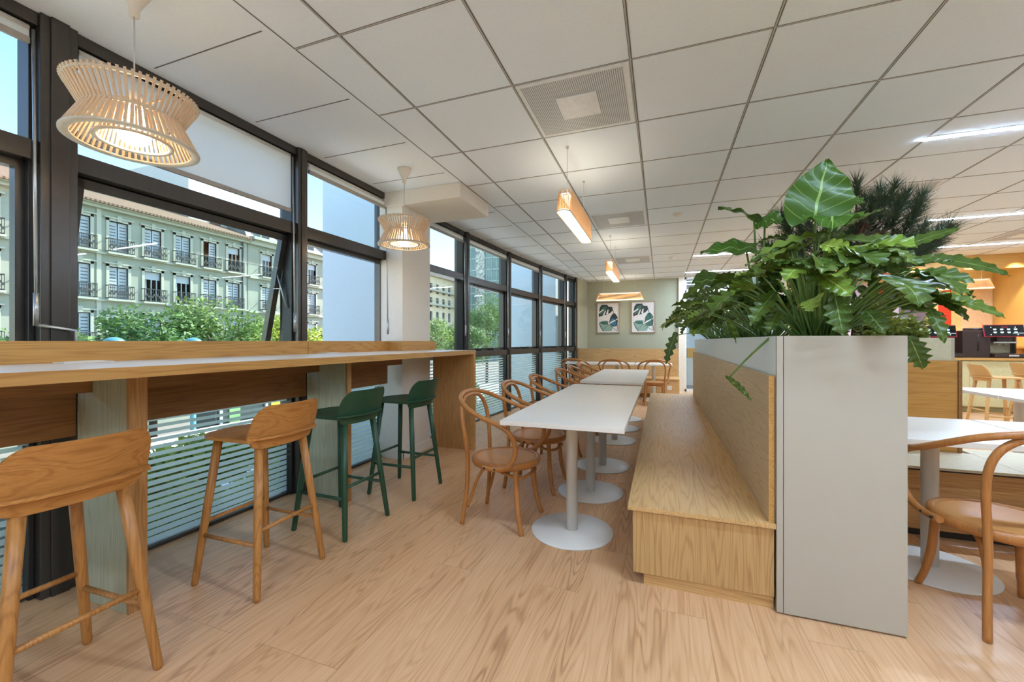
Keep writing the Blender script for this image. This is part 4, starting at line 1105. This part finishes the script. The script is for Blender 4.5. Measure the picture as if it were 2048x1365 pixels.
def facade_window(par, X0, y, z0, z1, w, style, mats):
    """window with surround, shutters and iron balcony on a facade facing +x"""
    f = MB()
    f.box((X0-.25, y-w/2, z0), (X0-.2, y+w/2, z1), 0)
    # leaves: closed / half-open shutters
    if style != 2:
        for s in (-1, 1):
            if style == 1 and s == -1: continue
            a, b_ = (y+s*w/2, y+s*.03)
            f.box((X0-.16, min(a, b_), z0+.02), (X0-.12, max(a, b_), z1-.04), 1)
            nb = 9
            for k in range(nb):
                zz = z0+.12+(z1-z0-.25)*k/nb
                f.box((X0-.12, min(a, b_)+.08, zz), (X0-.112, max(a, b_)-.06, zz+.07), 2)
    else:
        f.box((X0-.16, y-w/2, z1-.55), (X0-.13, y+w/2, z1), 1)
        for yy in (-w*.32, 0, w*.32): f.box((X0-.19, y+yy-.03, z0), (X0-.15, y+yy+.03, z1-.5), 1)
    s = .16
    for a, b_ in (((y-w/2-s, z0-.05), (y-w/2, z1+s)), ((y+w/2, z0-.05), (y+w/2+s, z1+s)), ((y-w/2-s, z1), (y+w/2+s, z1+s))):
        f.box((X0-.2, a[0], a[1]), (X0+.07, b_[0], b_[1]), 3)
    f.box((X0, y-w/2-.28, z1+s), (X0+.16, y+w/2+.28, z1+s+.09), 3); f.box((X0, y-.12, z1), (X0+.14, y+.12, z1+s+.22), 3)
    f.build('window', mats, par, world=True)
    bl = MB(); W = w/2+.18
    for zz in (z0+.04, z0+.86): bl.box((X0+.36, y-W, zz), (X0+.40, y+W, zz+.05)); bl.box((X0, y-W, zz), (X0+.4, y-W+.04, zz+.05)); bl.box((X0, y+W-.04, zz), (X0+.4, y+W, zz+.05))
    nb = 13
    for k in range(nb+1):
        yy = y-W+2*W*k/nb; bl.box((X0+.365, yy-.012, z0+.05), (X0+.39, yy+.012, z0+.88))
        if k < nb:
            c = yy+W/nb; zc = z0+.28+.12*(k % 2)
            bl.box((X0+.368, c-.07, zc), (X0+.388, c+.07, zc+.16))
    bl.box((X0, y-W-.05, z0-.12), (X0+.45, y+W+.05, z0), 1)
    bl.build('balcony', [M_iron, mats[3]], par, world=True)
bA = thing('apartment_building', 'long pale green apartment building with white shutters and tiled roof across the street', 'building', (-34, 8, -5))
XA = -34
MB().box((XA-10, -12, -5), (XA-.2, 26.05, 10.0)).build('wall_core', M_bA, bA, world=True)
w = MB()
rowsA = [(7.0, 9.1), (3.95, 6.1), (.85, 3.0), (-2.6, -.4)]
ysA = [16.94+1.965*k for k in range(-14, 5)]
ww = 1.02
edges = [-12]+[v for y in ysA for v in (y-ww/2, y+ww/2)]+[26.05]
zed = [-5]+[v for r in rowsA[::-1] for v in r]+[10.0]
for i in range(0, len(edges), 2): w.box((XA-.2, edges[i], -5), (XA, edges[i+1], 10.0))
for y in ysA:
    for i in range(0, len(zed), 2): w.box((XA-.2, y-ww/2, zed[i]), (XA, y+ww/2, zed[i+1]))
w.build('wall', M_bA, bA, world=True)
c = MB()
for z in (6.82, 3.78, .65): c.box((XA, -12, z), (XA+.18, 26.05, z+.14))
c.box((XA, -12, 9.72), (XA+.35, 26.1, 9.9)).box((XA, -12, 9.9), (XA+.6, 26.1, 10.12))
for y in (-2.0, 15.9, 25.7): c.box((XA, y-.12, .7), (XA+.07, y+.12, 9.8))
c.build('cornice', M_bA2, bA, world=True)
r = MB(); r.poly([(XA+.75, -12, 10.08), (XA+.75, 26.2, 10.08), (XA-5, 26.2, 12.3), (XA-5, -12, 12.3)]); r.poly([(XA-5, -12, 12.3), (XA-5, 26.2, 12.3), (XA-11, 26.2, 10), (XA-11, -12, 10)])
r.poly([(XA+.75, 26.2, 10.08), (XA+.75, 26.2, 9.98), (XA-11, 26.2, 9.98), (XA-11, 26.2, 10.0), (XA-5, 26.2, 12.3)]); r.box((XA-11, -12, 9.96), (XA+.75, 26.2, 10.08))
r.build('roof', M_tile, bA, world=True)
for (y, wd, h, m) in ((19.6, 1.0, 13.4, plain('brick_red', (168, 104, 78), .9, noise=.1)), (20.55, .8, 13.3, plain('render_grey', (190, 188, 176), .9)), (22.1, .9, 13.1, plain('brick_dark', (120, 84, 70), .9)), (4, 1, 12.9, M_bB)):
    MB().box((XA-5.2, y-wd/2, 10.4), (XA-3.9, y+wd/2, h)).build('chimney', m, bA, world=True)
MB().box((XA+.08, 25.5, -5), (XA+.2, 25.62, 9.9)).build('downpipe', M_shutd, bA, world=True)
rr = random.Random(2)
mts = [M_win, M_shut, M_shutd, M_bA2]
styles = {(16.94, 0): 0, (18.905, 1): 2, (20.87, 1): 2, (24.8, 0): 2, (22.835, 0): 1}
for y in ysA:
    if y < 4: continue
    for k, (z0, z1) in enumerate(rowsA[:3]):
        st = 0
        for (a, kk), v in styles.items():
            if abs(a-y) < .1 and kk == k: st = v
        facade_window(bA, XA, y, z0, z1, ww, st, mts)
bB = thing('apartment_building', 'pale green corner building with dark mansard and iron balconies, right of the tiled roof one', 'building', (-34, 31, -5))
MB().box((XA-10, 26.1, -5), (XA-.26, 46, 10.2)).build('wall', M_bA, bB, world=True)
w = MB(); ysB = [27.9, 30.4, 33.1, 35.6, 38.4, 41.2, 44]
edges = [26.1]+[v for y in ysB for v in (y-.5, y+.5)]+[46]
for i in range(0, len(edges), 2): w.box((XA-.26, edges[i], -5), (XA+.02, edges[i+1], 10.2))
for y in ysB:
    for i in range(0, len(zed), 2): w.box((XA-.26, y-.5, zed[i]), (XA+.02, y+.5, zed[i+1] if zed[i+1] < 10 else 10.2))
w.build('facade', M_bA, bB, world=True)
c = MB().box((XA, 26.1, 10.1), (XA+.8, 46, 10.35)).box((XA, 26.1, 9.7), (XA+.4, 46, 10.1))
for z in (6.82, 3.78): c.box((XA, 26.1, z-.1), (XA+.3, 46, z+.1))
c.build('cornice', M_bA2, bB, world=True)
r = MB(); r.poly([(XA-.1, 26.1, 10.3), (XA-.1, 46, 10.3), (XA-1.4, 46, 12.9), (XA-1.4, 26.1, 12.9)]); r.poly([(XA-1.4, 26.1, 12.9), (XA-1.4, 46, 12.9), (XA-9, 46, 13.6), (XA-9, 26.1, 13.6)]); r.poly([(XA-.1, 26.1, 10.3), (XA-1.4, 26.1, 12.9), (XA-9, 26.1, 13.6), (XA-9, 26.1, 10.3)])
r.build('mansard_roof', plain('zinc_slate', (128, 132, 130), .6, noise=.1), bB, world=True)
for y in ysB:
    MB().box((XA-1.6, y-.5, 10.4), (XA-.1, y+.5, 12.3)).box((XA-.1, y-.35, 10.6), (XA-.06, y+.35, 12.0), 1).build('dormer', [M_bA2, M_win], bB, world=True)
    for k, (z0, z1) in enumerate(rowsA[:3]): facade_window(bB, XA+.02, y, z0, z1, 1.0, (k+int(y)) % 2*2, mts)
MB().box((XA+.3, 26.1, 10.35), (XA+.34, 46, 11.3)).build('roof_railing', M_iron, bB, world=True) if False else None
bR = thing('apartment_building', 'higher grey rendered block rising behind the tiled roof', 'building', (-44, 30, -5))
MB().box((-52, 22.9, 10.2), (-36.6, 34, 16.4)).build('wall', plain('render_far', (206, 208, 200), .9), bR, world=True)
MB().box((-36.6, 24.6, 11.3), (-36.52, 25.5, 12.6)).box((-36.6, 29, 11.3), (-36.52, 30, 12.6)).build('window', plain('brown_window', (112, 66, 54), .6), bR, world=True)
bC = thing('apartment_building', 'distant cream building with a roof terrace, seen right of the white pillar', 'building', (-62, 95, -5))
XC = -60
w = MB(); MB().box((XC-14, 70, -5), (XC-.4, 114.3, 19.5)).build('wall_core', M_win, bC, world=True)
ysC = [72+3.5*k for k in range(12)]; rows = [(-1+3.9*k, 1.7+3.9*k) for k in range(5)]
edges = [70]+[v for y in ysC for v in (y-.8, y+.8)]+[114.5]; ze = [-5]+[v for r_ in rows for v in r_]+[19.8]
for i in range(0, len(edges), 2): w.box((XC-.4, edges[i], -5), (XC, edges[i+1], 19.8))
for y in ysC:
    for i in range(0, len(ze), 2): w.box((XC-.4, y-.8, ze[i]), (XC, y+.8, ze[i+1]))
w.box((XC-.4, 114.3, -5), (XC, 114.5, 19.8)).build('wall', M_bB, bC, world=True)
c = MB()
for z in (19.8, 15.6, 11.7): c.box((XC, 70, z-.5), (XC+1.1, 115, z)); c.box((XC+1.0, 70, z+.9), (XC+1.1, 115, z+1.0))
for y in range(70, 115, 2): c.box((XC+1.0, y, 19.8), (XC+1.1, y+.25, 20.8))
c.box((XC-6, 70, 19.8), (XC-2, 104, 22.6)); c.build('cornice', M_bA2, bC, world=True)
w = MB()
for y in ysC:
    for z0, z1 in rows: w.box((XC-.35, y-.78, z0), (XC-.3, y-.1, z1)); 
w.build('shutters', M_shut, bC, world=True)
bE = thing('apartment_building', 'hazy far building behind the cream one down the street', 'building', (-64, 150, -5))
MB().box((-80, 130, -5), (-60, 175, 18)).build('wall', plain('far_hazy', (196, 190, 176), .9), bE, world=True)
bT = thing('office_tower', 'tall glazed tower with a patterned pale strip, seen through the far windows', 'building', (-55, 125, -5))
MB().box((-58, 118, -5), (-44, 132, 70)).build('body', plain('tower_glass', (134, 158, 146), .25, noise=.1, scale=.4), bT, world=True)
g = MB()
for k in range(20): g.box((-58.05, 117.8, -2+3.6*k), (-43.9, 117.95, -1.6+3.6*k))
for k in range(9): g.box((-58+1.75*k-.08, 117.8, -5), (-58+1.75*k+.08, 117.95, 70))
g.build('floor_bands', plain('tower_band', (178, 196, 184), .6), bT, world=True)
MB().box((-54.6, 117.6, -5), (-51.6, 117.8, 70)).build('patterned_strip', plain('tower_pattern', (206, 208, 190), .8, noise=.35, scale=1.2), bT, world=True)

M_fol = []
for k, (a, b_) in enumerate((((66, 104, 50), (120, 150, 78)), ((84, 118, 52), (146, 166, 84)), ((140, 160, 54), (196, 204, 90)))):
    m, nt, b = newmat('tree_leaf_%d' % k)
    geo = N(nt, 'ShaderNodeNewGeometry'); col = ramp(nt, geo.outputs['Random Per Island'], [(0, lin(a)), (1, lin(b_))])
    nt.links.new(col, b.inputs['Base Color']); b.inputs['Roughness'].default_value = .6
    t_ = N(nt, 'ShaderNodeBsdfTranslucent'); nt.links.new(col, t_.inputs[0]); mx = N(nt, 'ShaderNodeMixShader'); mx.inputs[0].default_value = .35
    nt.links.new(b.outputs[0], mx.inputs[1]); nt.links.new(t_.outputs[0], mx.inputs[2]); nt.links.new(mx.outputs[0], nt.nodes['Material Output'].inputs[0])
    M_fol.append(m)
def crown(seed, r, n=9000, size=.085, blobs=26, flat=.8):
    rr = random.Random(seed); mb = MB(); B = []
    for k in range(blobs):
        v = Vector((rr.gauss(0, 1), rr.gauss(0, 1), rr.gauss(0, 1))).normalized()*r*rr.uniform(.35, .8); v.z *= flat
        B.append((v, r*rr.uniform(.25, .42)))
    for k in range(n):
        c, rad = rr.choice(B)
        v = Vector((rr.gauss(0, 1), rr.gauss(0, 1), rr.gauss(0, 1))).normalized()
        p = c+v*rad*(rr.random()**.25)
        a = Vector((rr.gauss(0, 1), rr.gauss(0, 1), rr.gauss(0, .6))).normalized(); b_ = a.cross(v+Vector((0, 0, .01))).normalized()
        s = size*rr.uniform(.6, 1.4)
        mb.quad(p-a*s, p+b_*s*.45, p+a*s, p-b_*s*.45)
    return mb
def tree(label, loc, r, seed, mat, top):
    t = thing('street_tree', label, 'tree', (loc[0], loc[1], -5), 0, 'street trees outside')
    zc = top-r*.8+5
    f = crown(seed, r).build('foliage', mat, t); f.location = (0, 0, zc)
    b = MB(); b.tube([(0, 0, 0), (.05, 0, zc*.5), (0, .05, zc)], [.16, .12, .08], 8)
    for k in range(6):
        a = k*1.05; b.tube([(0, 0, zc-.6*r), (math.cos(a)*r*.5, math.sin(a)*r*.5, zc+.1*r)], [.06, .025], 6)
    b.build('trunk', M_bark, t)
    return t
tree('leafy street tree lowest at left in the tilted window view', (-15.0, 6.0), 1.7, 1, M_fol[0], 1.65)
tree('leafy street tree below the pale green building, left of the tallest', (-15.5, 8.6), 2.1, 2, M_fol[0], 2.35)
tree('tallest rounded street tree in the tilted window view', (-15.2, 10.7), 2.2, 3, M_fol[1], 2.95)
tree('yellow-green street tree right of the tilted window sash', (-15.5, 13.3), 1.9, 4, M_fol[2], 2.5)
tree('street tree in the narrow view left of the blue-grey outer fin', (-15.0, 15.9), 2.0, 5, M_fol[0], 2.3)
tree('dense street tree seen through the first window right of the pillar', (-14.5, 23.5), 2.6, 6, M_fol[1], 3.3)
tree('street tree just right of the dense one beyond the pillar', (-14.0, 28.2), 2.4, 7, M_fol[0], 3.0)
tree('tall dark street tree before the glazed tower', (-14.5, 33.5), 3.2, 8, M_fol[0], 5.2)
hm = crown(9, .47, n=3600, size=.05, blobs=14)
HB = None
for row, (xr, zr, n) in enumerate(((-4.25, .42, 15), (-3.55, .12, 15))):
    for k in range(n):
        y = -1.8+.78*k+.3*row
        if xr < -4 and (3.7 < y < 5.0 or 9.1 < y): continue
        if row == 1 and (3.75 < y < 5.0 or y > 8.9): continue
        lab = 'leafy hedge bush outside, low behind the striped glass, ' + ('back row' if row == 0 else 'row nearest the glass')
        if HB is None:
            HB = thing('hedge_bush', lab, 'bush', (xr, y, -.6), 0, 'hedge bushes outside the striped glass, back row')
            f = hm.build('foliage', M_fol[2], HB); f.location = (0, 0, .62)
            MB().tube([(0, 0, 0), (0, 0, .6)], .03, 6).build('stem', M_bark, HB)
        else:
            c = copy_tree(HB); c.location = (xr+.08*math.sin(k*2.1), y, -.6+(0 if row == 0 else -.28)+.0); c.rotation_euler.z = k*1.3; c['label'] = lab
            c['group'] = 'hedge bushes outside the striped glass, ' + ('back row' if row == 0 else 'front row')
M_teal = plain('teal_metal', (92, 146, 150), .35)
for k, (x, y, lab) in enumerate(((-9.0, 4.42, 'left teal domed lamp head just showing above the wooden ledge'), (-9.0, 5.72, 'right teal domed lamp head just showing above the wooden ledge'))):
    t = thing('street_lamp', lab, 'street lamp', (x, y, -5), 0, 'teal street lamps outside')
    MB().lathe([(.15, 6.17), (.15, 6.20), (.11, 6.24), (.05, 6.265), (0, 6.27)], sides=24).build('lamp_head', M_teal, t)
    MB().tube([(0, 0, 0), (0, 0, 6.2)], .05, 10).build('post', M_teal, t)

ks = thing('street_kiosk', 'dark glazed kiosk with yellow and turquoise posters, low behind the striped glass', 'kiosk', (-9.3, 7.8, -5))
MB().box((-9.8, 6.2, -5), (-9.05, 9.6, .1)).build('booth', plain('kiosk_dark', (46, 62, 62), .3), ks, world=True)
for (y0, y1, z0, z1, c) in ((7.55, 7.95, -.42, -.12, (236, 220, 60)), (7.55, 7.95, -.85, -.5, (90, 200, 214)), (8.65, 8.95, -.35, -.1, (226, 206, 70)), (8.65, 9.0, -.8, -.45, (90, 200, 214)), (6.5, 6.75, -.8, -.2, (120, 170, 110))):
    MB().box((-9.05, y0, z0), (-9.03, y1, z1)).build('poster', plain('poster_%d' % int(y0*10+c[0]), c, .5), ks, world=True)
for y in (6.3, 7.4, 8.5, 9.5): MB().box((-9.04, y-.03, -5), (-9.0, y+.03, .1)).build('glazing_bar', M_shut, ks, world=True)
def text_mesh(parent, txt, size, loc, rot, mat):
    cu = bpy.data.curves.new('lettering', 'FONT'); cu.body = txt; cu.size = size; cu.extrude = .0006
    tmp = bpy.data.objects.new('tmp', cu); COL.objects.link(tmp)
    me = bpy.data.meshes.new_from_object(tmp.evaluated_get(bpy.context.evaluated_depsgraph_get()))
    bpy.data.objects.remove(tmp)
    me.materials.clear(); me.materials.append(mat)
    o = bpy.data.objects.new('lettering', me); COL.objects.link(o); o.parent = parent; o.location = loc; o.rotation_euler = rot
sg = thing('sign_board', 'pale sign board with small dark lettering outside the lowest pane at far left', 'sign', (-3.05, .75, -.6))
MB().box((-.02, -.45, .1), (0, .36, 1.05)).build('board', plain('sign_pale', (214, 224, 216), .6), sg)
MB().box((-.06, -.4, 0), (-.02, -.36, 1.0)).box((-.06, .28, 0), (-.02, .32, 1.0)).build('legs', M_alu, sg)
for txt, z, sz in (('ran', .80, .05), ('EPI', .735, .045), ('rs', .665, .06)):
    text_mesh(sg, txt, sz, (.004, .26 if txt != 'rs' else .28, z), (PI/2, 0, PI/2), M_black)
cb = thing('storage_cabinet', 'small orange-topped cabinet in the office beyond the glass partition', 'cabinet', (.95, 12.4, 0))
MB().box((-.3, -.25, 0), (.3, .25, .75)).build('body', M_wallw, cb)
MB().box((-.28, -.27, .75), (.28, .25, 1.0)).build('top_box', plain('cabinet_orange', (222, 160, 84), .5), cb)
MB().box((-.28, -.262, .05), (-.005, -.25, .72)).build('door', M_white, cb, bevel=.002); MB().box((.005, -.262, .05), (.28, -.25, .72)).build('door', M_white, cb, bevel=.002)

# ------------------------------------------------------------------ light
W = bpy.data.worlds.new('world'); scene.world = W; W.use_nodes = True; nt = W.node_tree
bg = nt.nodes['Background']; sky = nt.nodes.new('ShaderNodeTexSky'); sky.sky_type = 'NISHITA'; sky.sun_disc = False
sky.sun_elevation = R(52); sky.sun_rotation = R(60); sky.air_density = 1.0; sky.dust_density = .3; sky.ozone_density = 3.0
nt.links.new(sky.outputs[0], bg.inputs[0]); bg.inputs[1].default_value = .26
sl = bpy.data.lights.new('sun', 'SUN'); sl.energy = 6.5; sl.angle = R(.6); sl.color = (1, .95, .86)
so = bpy.data.objects.new('sun', sl); COL.objects.link(so)
sd = Vector((-.24, -.70, -.67)); so.rotation_euler = sd.to_track_quat('-Z', 'Y').to_euler(); so.location = (10, 20, 30)
def spot(loc, tgt, e, col=(1, .8, .5), size=60, blend=.6):
    l = bpy.data.lights.new('downlight', 'SPOT'); l.energy = e; l.color = col; l.spot_size = R(size); l.spot_blend = blend; l.shadow_soft_size = .03
    o = bpy.data.objects.new('downlight', l); COL.objects.link(o); o.location = loc
    o.rotation_euler = (Vector(tgt)-Vector(loc)).to_track_quat('-Z', 'Y').to_euler()
for (x, y) in ((5.75, 9.45), (5.2, 9.45), (4.4, 9.45), (3.6, 9.45)):
    spot((x, y, 2.70), (x+.1, 10.3, 0), 45, col=(1, .86, .62), size=70)
scene.view_settings.view_transform = 'Standard'; scene.view_settings.look = 'None'; scene.view_settings.gamma = 1
scene.view_settings.use_curve_mapping = False; scene.view_settings.exposure = 1.08
scene.cycles.use_light_tree = True
cy = scene.cycles
cy.max_bounces = 8; cy.diffuse_bounces = 4; cy.glossy_bounces = 4; cy.transmission_bounces = 4; cy.transparent_max_bounces = 24
cy.caustics_reflective = False; cy.caustics_refractive = False; cy.sample_clamp_indirect = 6

# sub-parts: hang small details under the part they belong to (both share the thing's local frame)
def base(o): return o.name.split('.')[0]
SUB = {'back_lip': 'backrest', 'backrest_edge': 'backrest', 'support_edge': 'support_panel', 'end_panel_edge': 'end_panel', 'edge_band': 'top',
       'screen_rim': 'screen', 'screen_icons': 'screen', 'name_plate': 'drip_tray', 'side_slot': 'body', 'balcony': 'window', 'lamp_holder': 'bulb',
       'bottom_bar': 'fabric', 'bolts': 'arm_rail', 'insert': 'plate', 'cover': 'plate', 'lettering': 'board', 'inner_ring': 'inner_slats'}
for root in [o for o in scene.objects if o.parent is None and o.children]:
    ch = sorted(root.children, key=lambda o: o.name)
    for sub, par in SUB.items():
        S_ = [o for o in ch if base(o) == sub]; P_ = [o for o in ch if base(o) == par]
        if not S_ or not P_: continue
        for i, o in enumerate(S_):
            o.parent = P_[i] if len(S_) == len(P_) else P_[0]
